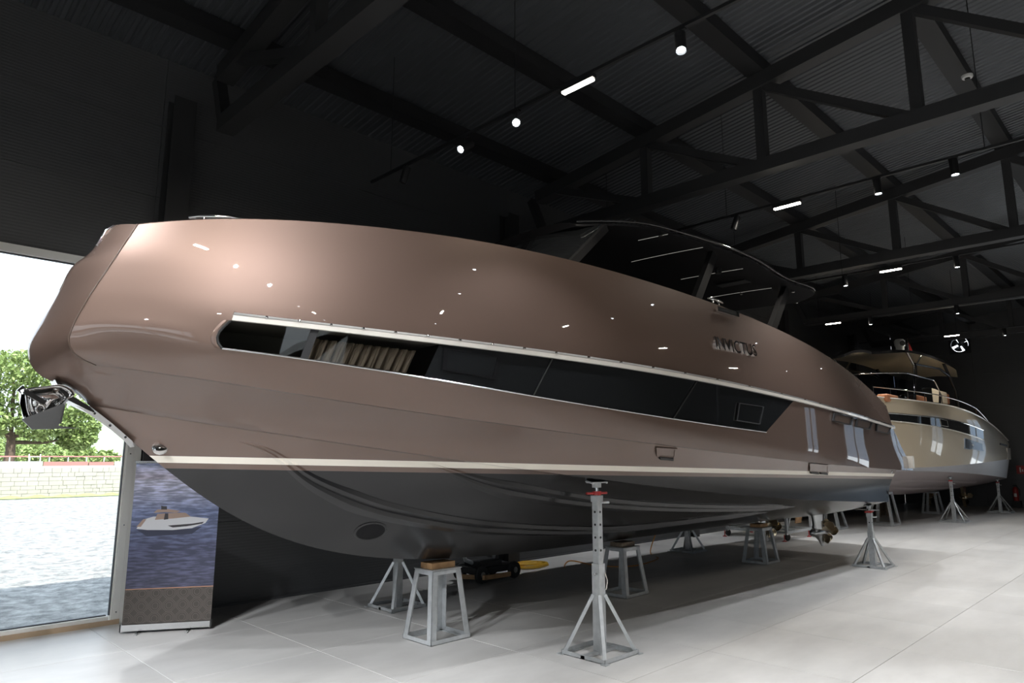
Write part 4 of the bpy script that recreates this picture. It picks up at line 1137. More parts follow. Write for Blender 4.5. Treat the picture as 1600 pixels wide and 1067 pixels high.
rd_ = at_y(1403, 556, CY2 - .3)
MB().lathe([(.13, -.28), (.13, -.1), (.16, -.04), (.17, .10), (.12, .17), (0, .18)], (25.6, CY2 - .4, 5.86), (0, 0, 1), 16).build('searchlight', M['white'], boat, 40)
MB().lathe([(.09, 0), (.09, .02), (0, .02)], (25.6 - .13, CY2 - .52, 5.87), (-.7, -.7, 0), 14).build('searchlight_lens', M['blackm'], boat)
MB().tube([(27.0, CY2 - .3, 5.5), (26.95, CY2 - .3, 6.25)], .02, 6).build('flag_staff', M['steel'], boat)
MB().add([(26.97, CY2 - .3, 6.2), (27.12, CY2 - .36, 5.9), (27.2, CY2 - .4, 5.56), (27.0, CY2 - .3, 5.56)], [(0, 1, 2, 3)]).add([(26.97, CY2 - .29, 6.2), (27.12, CY2 - .35, 5.9), (27.2, CY2 - .39, 5.56), (27.0, CY2 - .29, 5.56)], [(3, 2, 1, 0)]).build('furled_flag', M['red'], boat)
def seat2(px0, px1, py0, py1, Y, m_):
    a = at_y(px0, py1, Y); b = at_y(px1, py0, Y)
    x0, x1, z0, z1 = a.x, b.x, min(a.z, b.z), max(a.z, b.z)
    mb = MB(); mb.box(((x0 + x1) / 2, Y, (z0 + z1) / 2), (x1 - x0, .3, z1 - z0))
    o = mb.build('seat', m_, boat); bv = o.modifiers.new('b', 'BEVEL'); bv.width = .05; bv.segments = 3
seat2(1379, 1402, 620, 628, CY2 - .9, M['leather']); seat2(1425, 1440, 620, 629, CY2 - 1.0, M['leather'])
seat2(1450, 1461, 609, 630, CY2 - 1.0, M['cream']); seat2(1463, 1472, 613, 631, CY2 - .9, M['cream']); seat2(1472, 1476, 616, 631, CY2 - .8, M['leather'])
def pod2(px, py):
    for Y in (px,):
        x, y = px, py
        MB().lathe([(.0, -.25), (.08, -.15), (.09, .2), (.05, .42), (0, .45)], (x, y, .52), (1, 0, 0), 14).build('gear_housing', M['bronze'], boat, 50)
        MB().prism([Vector((x - .2, y - .05, 1.0)), Vector((x + .3, y - .05, 1.0)), Vector((x + .15, y - .05, .5)), Vector((x + .05, y - .05, .18)), Vector((x - .1, y - .05, .5))], (0, 1, 0), .1).build('pod_leg', M['bronze'], boat)
        for k in range(3):
            a = 2 * PI * k / 3 + .5; d = Vector((0, math.cos(a), math.sin(a))); e = Vector((.35, -math.sin(a) * .8, math.cos(a) * .8)).normalized(); c = Vector((x + .33, y, .52))
            MB().prism([c + d * .06 - e * .05, c + d * .16 - e * .11, c + d * .25 - e * .06, c + d * .26 + e * .04, c + d * .16 + e * .11, c + d * .06 + e * .05], (1, 0, 0), .015).build('propeller_blade', M['bronze'], boat)
pod2(31.4, CY2 - .55); pod2(31.4, CY2 + .65)

# ================================================================== STANDS
def hull_z(x, y):
    loc, n, i, d = bvh.ray_cast(Vector((x, y if y < CY else 2 * CY - y, 0)), Vector((0, 0, 1)))
    return loc.z if loc is not None else 1.2
def angle_bar(mb, p0, p1, wd, th, da, db):
    """L-section between two points with flanges along da and db"""
    p0, p1, da, db = Vector(p0), Vector(p1), Vector(da), Vector(db)
    for a, b in ((da, db), (db, da)):
        q = [p0, p0 + a * wd, p0 + a * wd + b * th, p0 + b * th]
        mb.add(q + [v + (p1 - p0) for v in q], [(0, 1, 2, 3), (7, 6, 5, 4), (0, 4, 5, 1), (1, 5, 6, 2), (2, 6, 7, 3), (3, 7, 4, 0)])
def jack(x, y, ztop, label, base=.58, col_h=.92, brace_h=.60, red=True, detail=True):
    t = thing('jack_stand', label, 'boat stand', (x, y, 0), 'galvanised screw jack stands')
    h = base / 2; b = .045
    for sx, sy, nx, ny in ((-1, -1, 1, 0), (1, -1, 0, 1), (1, 1, -1, 0), (-1, 1, 0, -1)):
        p0 = Vector((x + sx * h, y + sy * h, 0)); p1 = p0 + Vector((nx * base, ny * base, 0)); inn = Vector((-ny, nx, 0))
        mb = MB(); angle_bar(mb, p0, p1, b, .006, inn, (0, 0, 1)); mb.build('base_bar', M['galv'], t)
        MB().bar((x + sx * (h - .02), y + sy * (h - .02), .01), (x + sx * .045, y + sy * .045, brace_h), .036, .036, (sx, sy, 0)).build('brace', M['galv'], t)
        MB().box((x + sx * h, y + sy * h, .004), (.07, .07, .008)).build('foot_plate', M['galv'], t)
    MB().bar((x - h, y, .02), (x + h, y, .02), .05, .03).build('cross_bar', M['galv'], t)
    MB().box((x, y, col_h / 2), (.10, .10, col_h)).build('outer_post', M['galv'], t)
    neck = ztop - .16
    inner = MB().box((x, y, (col_h + neck) / 2 - .02), (.078, .078, neck - col_h + .04)).build('inner_post', M['galv'], t)
    MB().box((x, y, neck - .03), (.096, .096, .07)).build('post_collar', M['galv'], t)
    k = 0; z = neck - .17
    while z > col_h + .05 and k < 6:
        MB().lathe([(.013, 0), (.013, .003), (0, .003)], (x - .0395, y + .0, z), (-1, 0, 0), 10).build('pin_hole', M['blackm'], inner)
        MB().lathe([(.013, 0), (.013, .003), (0, .003)], (x, y - .0395, z), (0, -1, 0), 10).build('pin_hole', M['blackm'], inner)
        z -= .135; k += 1
    MB().tube([(x, y, neck), (x, y, ztop - .05)], .022, 12).build('screw', M['steel'], t, 40)
    MB().lathe([(.05, -.02), (.05, .02)], (x, y, neck + .03), (0, 0, 1), 12).tube([(x - .14, y + .03, neck + .03), (x + .14, y - .03, neck + .03)], .013, 8).build('handle', M['red'], t, 40)['label'] = 'red turning handle'
    MB().box((x, y, ztop - .045), (.10, .05, .05)).box((x, y, ztop - .015), (.25, .09, .012)).tube([(x - .125, y - .05, ztop - .02), (x - .125, y + .05, ztop + .0)], .012, 6).tube([(x + .125, y - .05, ztop - .02), (x + .125, y + .05, ztop)], .012, 6).build('swivel_head', M['galv'], t)
    MB().tube([(x - .09, y - .02, col_h - .10), (x + .09, y - .02, col_h - .10)], .011, 8).build('locking_pin', M['steel'], t)
    MB().tube([(x + .045, y - .055, col_h - .1), (x + .06, y - .075, col_h - .18), (x + .05, y - .06, col_h - .27)], .006, 6).build('pin_chain', M['ivory'], t)
    MB().tube([(x + .03, y - .04, neck - .07), (x + .09, y - .10, neck - .07)], .012, 8).build('side_peg', M['galv'], t)
    return t
jack(6.10, 4.78, hull_z(6.10, 4.78) - .004, 'tall galvanised jack stand with red handle under the near side of the yacht')
jack(14.50, 4.72, hull_z(14.50, 4.72) - .004, 'galvanised jack stand with red handle under the near stern corner of the yacht', col_h=.66, brace_h=.52)
jack(5.95, 8.22, hull_z(5.95, 8.22) - .004, 'jack stand on the wall side of the yacht bow, left of the nearest trestle')
jack(13.9, 8.36, hull_z(13.9, 8.36) - .004, 'jack stand in shadow on the wall side of the yacht stern', col_h=.66, brace_h=.52)

def trestle(x, y, zt, label, bx_=.58, by_=.52, tx=.42, ty=.33, m_='galv'):
    t = thing('trestle_stand', label, 'boat stand', (x, y, 0), 'galvanised keel trestles')
    for sx in (-1, 1):
        for sy in (-1, 1):
            p0 = (x + sx * bx_ / 2, y + sy * by_ / 2, .0); p1 = (x + sx * tx / 2, y + sy * ty / 2, zt - .005)
            mb = MB(); angle_bar(mb, p0, p1, .075, .008, (-sx, 0, 0), (0, -sy, 0)); mb.build('leg', M['galv'], t)
    for s_ in (-1, 1):
        mb = MB(); angle_bar(mb, (x - bx_ / 2, y + s_ * by_ / 2, 0), (x + bx_ / 2, y + s_ * by_ / 2, 0), .05, .006, (0, -s_, 0), (0, 0, 1)); mb.build('base_bar', M['galv'], t)
        mb = MB(); angle_bar(mb, (x + s_ * bx_ / 2, y - by_ / 2, 0), (x + s_ * bx_ / 2, y + by_ / 2, 0), .05, .006, (-s_, 0, 0), (0, 0, 1)); mb.build('base_bar', M['galv'], t)
        mb = MB(); angle_bar(mb, (x - tx / 2, y + s_ * ty / 2, zt), (x + tx / 2, y + s_ * ty / 2, zt), .05, .006, (0, -s_, 0), (0, 0, -1)); mb.build('top_bar', M['galv'], t)
        mb = MB(); angle_bar(mb, (x + s_ * tx / 2, y - ty / 2, zt), (x + s_ * tx / 2, y + ty / 2, zt), .05, .006, (-s_, 0, 0), (0, 0, -1)); mb.build('top_bar', M['galv'], t)
    MB().box((x, y, zt + .004), (tx + .02, ty + .02, .008)).build('top_plate', M['galv'], t)
    return t
def block(x, y, z0, z1, dx, dy, label, m_, boards=2):
    if z1 - z0 < .012: z1 = z0 + .012
    t = thing('wooden_block', label, 'block', (x, y, z0), 'timber packers under the keels')
    for k in range(boards):
        a = y - dy / 2 + dy * k / boards
        MB().box((x, a + dy / boards / 2, (z0 + z1) / 2), (dx, dy / boards - .006, z1 - z0)).build('board', M[m_], t)
for x, y, labt, labb, m_ in ((5.29, 6.52, 'galvanised trestle stand under the yacht forefoot', 'honey-coloured timber packer on the trestle under the yacht forefoot', 'wood'),
                             (8.92, 6.51, 'galvanised trestle stand under the yacht keel, right behind the tall jack', 'weathered timber packer on the trestle behind the tall jack', 'oldwood'),
                             (13.50, 6.49, 'galvanised trestle stand under the yacht keel beside the propellers', 'small timber packer on the trestle beside the propellers', 'wood')):
    kz = keel_z(x) - .03
    trestle(x, y, kz - .075, labt); block(x, y, kz - .066, kz, .34, .22, labb, m_)
# stands of the champagne boat
mb = MB().grid(br); bv3 = BVHTree.FromPolygons([Vector(v) for v in mb.v], mb.f)
def hull2_z(x, y, d):
    loc = bv3.ray_cast(Vector((x, y if y < CY2 else 2 * CY2 - y, 0)), Vector((0, 0, 1)))[0]
    return loc.z - .004 if loc is not None else d
jack(26.3, 5.98, hull2_z(26.3, 5.98, 1.45), 'jack stand with a crossbar head under the middle of the champagne boat', base=.75, col_h=.72, brace_h=.62)
jack(32.0, 5.72, hull2_z(32.0, 5.72, 1.33), 'jack stand under the stern of the champagne boat, far right', base=.75, col_h=.66, brace_h=.6)
trestle(23.6, 7.25, hull2_z(23.6, 7.05, .8) - .05, 'galvanised trestle stand just behind the bronze yacht stern corner', .75, .7, .5, .45)
trestle(21.3, 8.0, .78, 'dark trestle stand glimpsed behind the yacht pods', .7, .7, .45, .4)
trestle(29.6, 7.4, hull2_z(29.6, 7.25, .8) - .02, 'trestle stand under the keel of the champagne boat', .7, .6, .5, .4)
t = thing('timber_prop', 'bundle of dark timber props in shadow under the champagne boat', 'timber', (27.0, 8.3, 0))
for k, (dx, dy) in enumerate(((-.5, 0), (-.2, .2), (.1, -.1), (.4, .15), (.7, 0))):
    MB().bar((27 + dx, 8.3 + dy, 0), (27 + dx * .55, 8.3 + dy * .4, .98), .10, .06).build('prop', M['oldwood'], t)

# ================================================================== LOOSE THINGS ON THE FLOOR
# low dolly under the bow
t = thing('wheeled_dolly', 'low black wheeled dolly with an orange bumper board under the yacht', 'dolly', (8.35, 8.95, 0))
MB().box((8.35, 8.95, .19), (.95, .5, .10)).box((8.25, 8.95, .28), (.5, .4, .10)).build('chassis', M['blackm'], t)
for dx, dy in ((-.38, -.27), (.38, -.27), (-.38, .27), (.38, .27)):
    w_ = MB().lathe([(.04, -.035), (.125, -.035), (.14, -.02), (.14, .02), (.125, .035), (.04, .035)], (8.35 + dx, 8.95 + dy, .14), (0, 1, 0), 20).build('wheel', M['rubber'], t, 40)
    MB().lathe([(.05, -.04), (.05, .04)], (8.35 + dx, 8.95 + dy, .14), (0, 1, 0), 12).build('hub', M['steel'], w_)
MB().bar((7.75, 9.05, .10), (8.0, 8.62, .10), .05, .07).bar((8.0, 8.62, .10), (8.55, 8.60, .10), .05, .07).build('bumper_board', M['wood'], t)
MB().tube([(8.0, 8.95, .30), (7.85, 8.95, .36), (7.78, 8.95, .50), (7.78, 8.95, .72)], .035, 10).build('handle_tube', M['galv'], t, 60)
MB().tube([(8.5, 8.95, .32), (8.42, 8.85, .45), (8.3, 8.9, .6)], .03, 10).build('hose', M['galv'], t, 60)
# yellow cable coil and the lead running to the stern
coil = []
for k in range(150):
    a = k * .42; r_ = .26 + .06 * math.sin(k * .37) + .03 * math.sin(k * 1.3)
    coil.append((9.8 + r_ * 1.25 * math.cos(a), 9.32 + r_ * .8 * math.sin(a), .02 + .07 * abs(math.sin(k * .11)) * (k / 150)))
tag(MB().tube(coil, .012, 6).build('cable_coil', M['yellow'], None, 60), 'tangled coil of yellow cable on the floor by the wall', 'cable')
lead = [at_z(x, y, .012) for x, y in ((882, 886), (884, 880), (893, 876), (910, 879), (940, 884), (975, 885), (1005, 881), (1028, 871))]
lead = [Vector((p.x, p.y, .012)) for p in lead]
lead += [Vector((13.0, 8.75, .05)), Vector((13.35, 8.8, .45)), Vector((13.45, 8.7, .9))]
tag(MB().tube(resample(lead, 80), .011, 6).build('extension_lead', M['orange'], None, 60), 'orange extension lead lying across the shadow under the yacht', 'cable')
# rolling work platform behind the pods
t = thing('work_platform', 'low rolling work platform with castors beyond the yacht stern', 'platform', (18.0, 8.4, 0))
for a, b in (((17.3, 7.6), (18.8, 7.6)), ((17.3, 9.2), (18.8, 9.2)), ((17.3, 7.6), (17.3, 9.2)), ((18.8, 7.6), (18.8, 9.2)), ((18.05, 7.6), (18.05, 9.2))):
    MB().bar((*a, .20), (*b, .20), .06, .06).build('base_rail', M['galv'], t)
for x_, y_ in ((17.3, 7.6), (18.8, 7.6), (17.3, 9.2), (18.8, 9.2)):
    MB().bar((x_, y_, .2), (x_, y_, 1.25), .06, .06).build('post', M['galv'], t)
    c_ = MB().lathe([(.02, -.02), (.08, -.025), (.09, 0), (.08, .025), (.02, .02)], (x_ + .03, y_, .09), (.3, 1, 0), 16).build('castor', M['rubber'], t, 40)
    MB().box((x_, y_, .17), (.07, .06, .05)).bar((x_, y_ + .04, .16), (x_ + .03, y_ + .04, .08), .03, .01).build('castor_fork', M['steel'], c_)
    MB().lathe([(.055, .0), (.055, .015), (.012, .03), (.012, .16)], (x_ - .15, y_, .0), (0, 0, 1), 12).build('levelling_foot', M['red'], t, 40)
MB().bar((17.3, 7.6, .25), (18.05, 7.6, 1.2), .04, .04).build('brace', M['galv'], t)
MB().box((18.05, 8.4, 1.27), (1.6, 1.75, .04)).build('board', M['white'], t)
MB().box((18.5, 7.75, .62), (.35, .03, .55), Matrix.Rotation(R(12), 3, 'X')).build('side_board', M['wood'], t)

# ================================================================== ROLL-UP BANNER
BL, BR = Vector((2.76, 9.31, 0)), Vector((3.62, 8.80, 0))
bx = (BR - BL).normalized(); bn = Vector((bx.y, -bx.x, 0));
if bn.dot(-BL) < 0: bn = -bn
BW = (BR - BL).length; BH = 2.0
ban = thing('roll_up_banner', 'roll-up banner showing a white boat at sea beside the window', 'banner', (BL + BR) / 2)
def bp(u, v, off=0): return BL + bx * (u * BW) + Vector((0, 0, v)) + bn * off
MB().prism([bp(.0, .03, -.05), bp(1, .03, -.05), bp(1, .10, -.05), bp(0, .10, -.05)], bn, .10).build('base_cassette', M['steel'], ban)
MB().prism([bp(.0, .02, .05), bp(.012, .02, .05), bp(.012, .11, .05), bp(0, .11, .05)], bn, .004).build('end_cap', M['blackm'], ban)
MB().prism([bp(.988, .02, .05), bp(1, .02, .05), bp(1, .11, .05), bp(.988, .11, .05)], bn, .004).build('end_cap', M['blackm'], ban)
for u in (.2, .75):
    MB().bar(bp(u, .006, -.16), bp(u, .006, .17), .03, .012).build('swing_foot', M['steel'], ban)
MB().tube([bp(.5, .1, -.03), bp(.5, BH, -.02)], .012, 8).build('support_pole', M['steel'], ban)
MB().prism([bp(0, BH - .02, -.012), bp(1, BH - .02, -.012), bp(1, BH + .01, -.012), bp(0, BH + .01, -.012)], bn, .026).build('top_bar', M['steel'], ban)
def sea_mat():
    m = mat('sea_print', (.1, .1, .15), .55); t_ = m.node_tree; b_ = t_.nodes['Principled BSDF']
    g_ = t_.nodes.new('ShaderNodeNewGeometry'); s_ = t_.nodes.new('ShaderNodeSeparateXYZ'); t_.links.new(g_.outputs['Position'], s_.inputs[0])
    mr_ = t_.nodes.new('ShaderNodeMapRange'); mr_.inputs['From Min'].default_value = .4; mr_.inputs['From Max'].default_value = 2.0; t_.links.new(s_.outputs['Z'], mr_.inputs[0])
    r_ = t_.nodes.new('ShaderNodeValToRGB'); e = r_.color_ramp.elements
    e[0].position = 0; e[0].color = (.045, .045, .075, 1); e[1].position = 1; e[1].color = (.20, .25, .40, 1)
    for p_, c_ in ((.35, (.06, .065, .115)), (.62, (.15, .18, .30)), (.86, (.42, .42, .52)), (.875, (.36, .33, .40)), (.94, (.34, .34, .44))):
        q = e.new(p_); q.color = (*c_, 1)
    t_.links.new(mr_.outputs[0], r_.inputs[0])
    n_ = t_.nodes.new('ShaderNodeTexNoise'); mp = t_.nodes.new('ShaderNodeMapping'); mp.inputs['Scale'].default_value = (4, 4, 26); n_.inputs['Scale'].default_value = 1.6; n_.inputs['Detail'].default_value = 7
    t_.links.new(g_.outputs['Position'], mp.inputs[0]); t_.links.new(mp.outputs[0], n_.inputs['Vector'])
    r2_ = t_.nodes.new('ShaderNodeValToRGB'); r2_.color_ramp.elements[0].position = .42; r2_.color_ramp.elements[1].position = .68
    r2_.color_ramp.elements[0].color = (.8, .8, .8, 1); r2_.color_ramp.elements[1].color = (2.0, 2.0, 2.0, 1); t_.links.new(n_.outputs['Fac'], r2_.inputs[0])
    mx = t_.nodes.new('ShaderNodeMix'); mx.data_type = 'RGBA'; mx.blend_type = 'MULTIPLY'; mx.inputs[0].default_value = 1
    t_.links.new(r_.outputs[0], mx.inputs[6]); t_.links.new(r2_.outputs[0], mx.inputs[7]); t_.links.new(mx.outputs[2], b_.inputs['Base Color'])
    return m
M['sea'] = sea_mat()
MB().prism([bp(.01, .50, -.003), bp(.99, .50, -.003), bp(.99, BH - .02, -.003), bp(.01, BH - .02, -.003)], bn, .003).build('sea_print', M['sea'], ban)
pp = MB().prism([bp(.01, .10, -.003), bp(.99, .10, -.003), bp(.99, .49, -.003), bp(.01, .49, -.003)], bn, .003).build('pattern_print', mat('umber_print', (.055, .045, .038), .6), ban)
MB().prism([bp(.01, .49, -.003), bp(.99, .49, -.003), bp(.99, .50, -.003), bp(.01, .50, -.003)], bn, .0035).build('copper_line', mat('copper_print', (.42, .22, .14), .5), ban)
pm = MB()
def ribbon(P, wd, off):
    P = [Vector((p[0], p[1], 0)) for p in P]
    for a, b in zip(P, P[1:]):
        d = (b - a).normalized(); n_ = Vector((-d.y, d.x, 0)) * wd / 2
        pm.add([bp(q.x / BW, q.y, off) for q in (a - n_, b - n_, b + n_, a + n_)], [(0, 1, 2, 3)])
cw, chh = .155, .155
for r_ in range(3):
    for c_ in range(7):
        cx = .05 + c_ * .152; cyy = .150 + r_ * .145
        for s_ in (.078, .060, .036):
            oc = [(cx + s_ * math.cos(a) * .95, cyy + s_ * math.sin(a)) for a in [PI / 8 + k * PI / 4 for k in range(9)]]
            oc = [(min(max(a_, .014), BW * .985), min(max(b_, .108), .484)) for a_, b_ in oc]
            oc = [p_ for k_, p_ in enumerate(oc) if k_ == 0 or (abs(p_[0] - oc[k_ - 1][0]) + abs(p_[1] - oc[k_ - 1][1])) > 1e-5]
            ribbon(oc, .005, .0012)
pm.build('geometric_pattern', mat('taupe_print', (.125, .105, .09), .6), ban)['kind'] = 'stuff'
def print_poly(q, m_, nm, off=.0016):
    P = [bp(u, v, off) for u, v in q]; MB().add(P, [tuple(range(len(P)))]).build(nm, m_, ban)
# measured from the photograph, u across the banner, v in metres
def bq(px, py):
    r = pray(px, py); t_ = (BL.dot(bn)) / r.dot(bn) if True else 0
    t_ = (BL - EYE).dot(bn) / r.dot(bn); p = EYE + r * t_
    return ((p - BL).dot(bx) / BW, p.z)
MW = mat('print_white', (.72, .72, .74), .6); MT = mat('print_tan', (.42, .30, .24), .6); MD = mat('print_dark', (.06, .055, .06), .6); MG = mat('print_shade', (.045, .05, .085), .6)
print_poly([bq(*p) for p in ((214, 828), (300, 826), (316, 822), (300, 834), (230, 838))], MG, 'printed_reflection', .0012)
print_poly([bq(*p) for p in ((213, 826), (216, 822), (226, 811), (240, 807), (262, 807), (300, 807), (326, 810), (321, 817), (300, 825), (270, 828), (230, 828))], MW, 'printed_hull', .0018)
print_poly([bq(*p) for p in ((213, 823), (224, 811), (229, 811), (220, 823))], MT, 'printed_platform', .0026)
print_poly([bq(*p) for p in ((240, 801), (246, 796), (262, 795), (282, 798), (276, 801), (258, 800))], MT, 'printed_hardtop', .0026)
print_poly([bq(*p) for p in ((242, 812), (246, 803), (258, 802), (278, 801), (290, 801), (298, 807), (270, 810))], MT, 'printed_cockpit', .0024)
print_poly([bq(*p) for p in ((256, 812), (258, 802), (263, 802), (263, 811))], MD, 'printed_console', .0028)
print_poly([bq(*p) for p in ((252, 796), (252, 790), (256, 791), (261, 791), (261, 796))], MD, 'printed_mast', .0028)
print_poly([bq(*p) for p in ((262, 821), (300, 818), (319, 815), (316, 818), (292, 822), (270, 824))], MD, 'printed_window', .0028)

# ================================================================== END-WALL FITTINGS
fan = thing('extractor_fan', 'round four-bladed extractor fan high on the end wall', 'fan', (X1, FY, FZ - FS))
ringp = []
mb = MB()
for k in range(4):   # square plate with a round hole
    pass
N_ = 32; R_ = .34
sq = []; ci = []
for k in range(N_ + 1):
    a = 2 * PI * k / N_; c_, s_ = math.cos(a), math.sin(a); m_ = max(abs(c_), abs(s_))
    sq.append(Vector((X1 + .02, FY + (FS + .03) * c_ / m_, FZ + (FS + .03) * s_ / m_))); ci.append(Vector((X1 + .02, FY + R_ * c_, FZ + R_ * s_)))
mb.grid([sq, ci, [p + Vector((.2, 0, 0)) for p in ci]]); mb.grid([[p + Vector((.02, 0, 0)) for p in sq], [p + Vector((.02, 0, 0)) for p in ci]])
mb.build('mounting_plate', M['blackm'], fan, 40)
MB().lathe([(.07, -.06), (.08, -.04), (.08, .06), (.0, .08)], (X1 + .08, FY, FZ), (1, 0, 0), 16).build('motor_hub', M['blackm'], fan, 40)
for k in range(4):
    a = k * PI / 2 + .35; bl = []
    for r_, hw in ((.07, .6), (.16, .66), (.25, .67), (.325, .66)):
        bl.append([Vector((X1 + .08 + .10 * u_, FY + r_ * math.cos(a + u_ * hw), FZ + r_ * math.sin(a + u_ * hw))) for u_ in (-1, -.5, 0, .5, 1)])
    mb = MB(); mb.grid(bl); mb.grid([[p + Vector((.006, 0, 0)) for p in r] for r in bl]); mb.build('blade', M['blackm'], fan, 40)
ey, ez_ = 5.73, .34
ex_ = thing('fire_extinguisher', 'red fire extinguisher against the dark end wall', 'extinguisher', (X1 - .12, ey, .0))
MB().lathe([(.0, .28), (.095, .28), (.10, .31), (.10, .74), (.07, .82), (.03, .85), (.0, .85)], (X1 - .16, ey, 0), (0, 0, 1), 18).build('cylinder', M['red'], ex_, 40)
MB().box((X1 - .16, ey, .90), (.05, .14, .06)).build('valve', M['blackm'], ex_)
MB().tube([(X1 - .16, ey - .06, .88), (X1 - .20, ey - .15, .75), (X1 - .20, ey - .14, .5)], .015, 8).build('hose', M['rubber'], ex_)
MB().box((X1 - .27, ey, .52), (.005, .10, .14)).build('label_plate', M['white'], ex_)
MB().box((X1 - .14, ey, .15), (.28, .3, .27)).build('floor_stand', M['blackm'], ex_)
sg_ = thing('fire_sign', 'small red fire sign on the dark end wall above the extinguisher', 'sign', (X1 - .01, 5.46, 1.45))
MB().box((X1 - .006, 5.46, 1.55), (.012, .34, .34)).build('plate', M['red'], sg_)
MB().box((X1 - .014, 5.50, 1.55), (.006, .05, .2)).box((X1 - .014, 5.42, 1.52), (.006, .04, .10)).build('pictogram', M['white'], sg_)

# ================================================================== OUTSIDE THE WINDOW
GZ = -.2
def gravel_mat():
    m = mat('pale_gravel', (.62, .60, .56), .9); t_ = m.node_tree; b_ = t_.nodes['Principled BSDF']
    g_ = t_.nodes.new('ShaderNodeNewGeometry'); n_ = t_.nodes.new('ShaderNodeTexNoise'); n_.inputs['Scale'].default_value = 4; n_.inputs['Detail'].default_value = 12; n_.inputs['Roughness'].default_value = .75
    r_ = t_.nodes.new('ShaderNodeValToRGB'); r_.color_ramp.elements[0].position = .40; r_.color_ramp.elements[1].position = .62
    r_.color_ramp.elements[0].color = (.15, .145, .135, 1); r_.color_ramp.elements[1].color = (.44, .42, .385, 1)
    t_.links.new(g_.outputs['Position'], n_.inputs['Vector']); t_.links.new(n_.outputs['Fac'], r_.inputs[0]); t_.links.new(r_.outputs[0], b_.inputs['Base Color'])
    bp_ = t_.nodes.new('ShaderNodeBump'); bp_.inputs['Strength'].default_value = .9; bp_.inputs['Distance'].default_value = .05
    t_.links.new(n_.outputs['Fac'], bp_.inputs['Height']); t_.links.new(bp_.outputs[0], b_.inputs['Normal'])
    return m
M['gravel'] = gravel_mat()
gr = MB()
gx = np.linspace(-60, 80, 141); gy = np.linspace(Y1 + .2, 300, 60) ** 1.0
gy = np.concatenate([np.linspace(Y1 + .2, 48, 100), np.linspace(52, 400, 20)])
gr.grid([[Vector((x, y, GZ + (.025 * math.sin(x * 1.7 + y * 2.3) * math.sin(y * 3.1 - x) if y < 40 else 0))) for x in gx] for y in gy])
tag(gr.build('ground', M['gravel'], None, 80), 'pale gravel yard outside the window', None, kind='structure')
tag(MB().box((12, -160, GZ - .06), (300, 290, .1)).box((-80, 60, GZ - .06), (130, 400, .1)).box((130, 60, GZ - .06), (150, 400, .1)).build('ground_apron', M['gravel']), 'gravel ground around the hall', None, kind='structure')
tag(MB().box((10, 150, .35), (140, 204, 1.3)).build('terrace', M['gravel']), 'raised terrace behind the stone wall', None, kind='structure')
stn = mat('pale_stone', (.46, .43, .36), .9, noise=(2.5, (.40, .37, .32), 6, .3, .7))
swl = thing('stone_wall', 'low pale stone wall across the far side of the yard', 'wall', (10, 47.3, GZ))
MB().box((10, 47.75, GZ + .8), (56, .5, 1.55)).build('core', mat('mortar', (.46, .43, .37), .9), swl)
sm = MB()
z = GZ
while z < 1.38:
    hgt = random.uniform(.2, .3); x = -8.
    while x < 30:
        wd = random.uniform(.3, .75); d_ = random.uniform(0, .03)
        sm.box((x + wd / 2, 47.5 - d_, z + hgt / 2), (wd - .014, .25, min(hgt, 1.48 - z) - .012)); x += wd
    z += hgt
o = sm.build('stone_facing', stn, swl); o['kind'] = 'stuff'
tag(MB().grid([[Vector((x, 46.2 + .5 * k + .1 * math.sin(x * 3), GZ + (.03, .14, .05)[k] + .05 * math.sin(x * 5.1) * (k == 1))) for x in np.linspace(-10, 32, 300)] for k in range(3)]).build('grass_verge', mat('verge_grass', (.22, .30, .09), .9, noise=(6., (.33, .36, .15), 5, .3, .7))), 'strip of green grass at the foot of the stone wall', 'grass', kind='stuff')
rail_t = thing('promenade_railing', 'red and grey railing with boards behind the stone wall', 'railing', (10, 50, 1.3))
mred = mat('faded_red_board', (.42, .20, .17), .8); mgrey = mat('grey_board', (.45, .48, .46), .8)
x = -6
while x < 30:
    wd = random.uniform(1.2, 3.2); MB().box((x + wd / 2, 50, 1.62 + random.uniform(-.05, .1)), (wd - .05, .08, random.uniform(.25, .42))).build('board', random.choice([mred, mgrey, M['white'], mgrey]), rail_t); x += wd
for k in range(36):
    MB().box((-6 + k, 50.2, 1.4), (.06, .06, 1.4)).build('post', mgrey, rail_t)
MB().box((12, 50.2, 2.12), (36, .06, .08)).build('top_rail', mred, rail_t)
MB().box((12, 50.05, 1.2), (36, .3, .7)).build('kerb', mgrey, rail_t)
lad = thing('ladder', 'white ladder leaning at the stone wall below the tree', 'ladder', (9.0, 48.9, 1.0))
for s_ in (-.28, .28): MB().bar((9.0 + s_, 48.7, 1.0), (9.05 + s_, 49.2, 2.25), .05, .05).build('stile', M['white'], lad)
for k in range(4): MB().bar((8.74, 48.8 + .12 * k, 1.2 + .3 * k), (9.30, 48.8 + .12 * k, 1.2 + .3 * k), .04, .04).build('rung', M['white'], lad)
leafm = [mat('leaf_green', (.17, .24, .06), .6), mat('leaf_light', (.30, .38, .12), .6)]
bark = mat('bark', (.16, .11, .075), .9, noise=(8., (.09, .065, .045), 5, .3, .7))
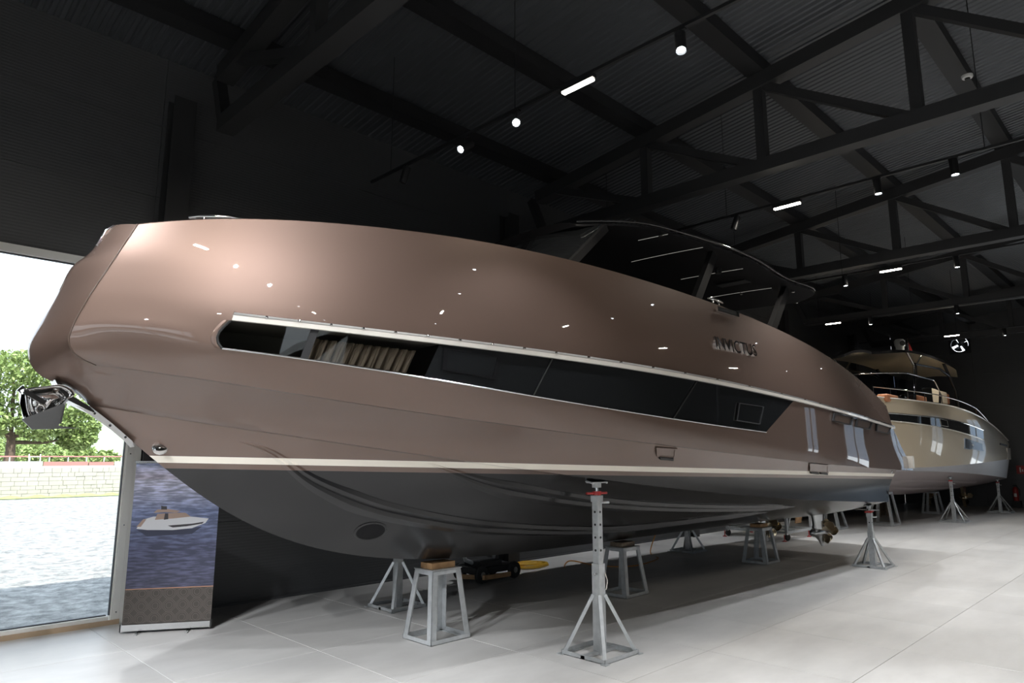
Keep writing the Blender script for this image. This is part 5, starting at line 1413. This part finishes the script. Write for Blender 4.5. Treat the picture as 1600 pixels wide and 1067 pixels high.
def tree(base, trunk_h, blobs, label, nleaf, lsize, cat='tree'):
    t = thing('tree', label, cat, base)
    b = Vector(base)
    MB().tube([b, b + Vector((.1, 0, trunk_h * .5)), b + Vector((.05, .1, trunk_h))], [.34, .27, .22], 12).build('trunk', bark, t, 60)
    for c, r_ in blobs:
        st = b + Vector((.05, .1, trunk_h * random.uniform(.75, 1.0))); en = b + Vector(c)
        MB().tube([st, st.lerp(en, .5) + Vector((0, 0, -.2)), en], [.13, .09, .03], 8).build('branch', bark, t, 60)
    for li in range(2):
        mb = MB()
        for k in range(nleaf // 2):
            c, r_ = random.choice(blobs)
            d = Vector(rng.normal(size=3)).normalized() * r_ * random.uniform(.45, 1.0) ** .6; d.z *= .8
            p = b + Vector(c) + d; u_ = Vector(rng.normal(size=3)).normalized(); v_ = u_.cross(Vector(rng.normal(size=3))).normalized(); s_ = lsize * random.uniform(.6, 1.2)
            mb.add([p - u_ * s_, p + v_ * s_ * .5, p + u_ * s_, p - v_ * s_ * .5], [(0, 1, 2, 3)])
        o = mb.build('foliage', leafm[li], t); o['kind'] = 'stuff'
tb = at_y(14, 700, 52.5); tb.z = 1.0
tree((tb.x, 52.5, 1.0), 2.6, [((-2.5, 0, 4.6), 2.3), ((0, .5, 5.6), 2.4), ((2.2, 0, 4.6), 2.2), ((3.6, .3, 3.2), 1.5), ((-.3, -.6, 6.4), 1.7), ((-4.2, 0, 3.8), 2.0), ((1.4, -.8, 3.2), 1.5), ((3.6, 0, 2.4), 1.2), ((-1.6, -.5, 3.2), 1.6)], 'leafy green tree behind the stone wall outside the window', 15000, .16)
for k, (px, Y, h_) in enumerate(((128, 63, .9), (62, 74, 1.6), (96, 82, 1.6), (30, 92, 2.2), (8, 100, 2.6))):
    p = at_y(px, 712, Y); tree((p.x, Y, 1.0), .8, [((-1.5, 0, h_ * .7), 1.3), ((.2, 0, h_), 1.4), ((1.7, 0, h_ * .7), 1.3)],
        ['yellow-green bush right of the tree', 'yellow-green bush behind the ladder', 'yellow-green bush under the tree crown', 'yellow-green bush left of the ladder', 'yellow-green bush behind the tree trunk'][k], 2200, .2, 'bush')
yb_ = MB().box((56, -6, 3.6), (12, 34, 7.6)).build('stern_reflection_box', mat('reflection_blue_grey', (.20, .235, .28), .7))  # unseen box added so the stern reflects dim blue, not bright sky
tag(yb_, 'unseen blue-grey box added to dim the stern reflection', None, kind='structure')
hm = mat('hazy_hillside', (.30, .37, .24), 1.0, noise=(.03, (.36, .38, .27), 6, .35, .65))
hl = MB(); hr = []
for j in range(9):
    y = 260 + j * 22; f_ = math.sin(PI * min(1, j / 8) * .5)
    hr.append([Vector((x, y, -1 + f_ * (13 + 12 * math.exp(-((x - 95) / 38) ** 2) + 2 * math.sin(x * .11) + 4 * math.exp(-((x - 20) / 40) ** 2)) * min(1, max(0, (x + 20) / 60)))) for x in np.linspace(-120, 260, 90)])
tag(hl.grid(hr).build('hillside', hm, None, 80), 'hazy green hillside beyond the yard', None, kind='structure')
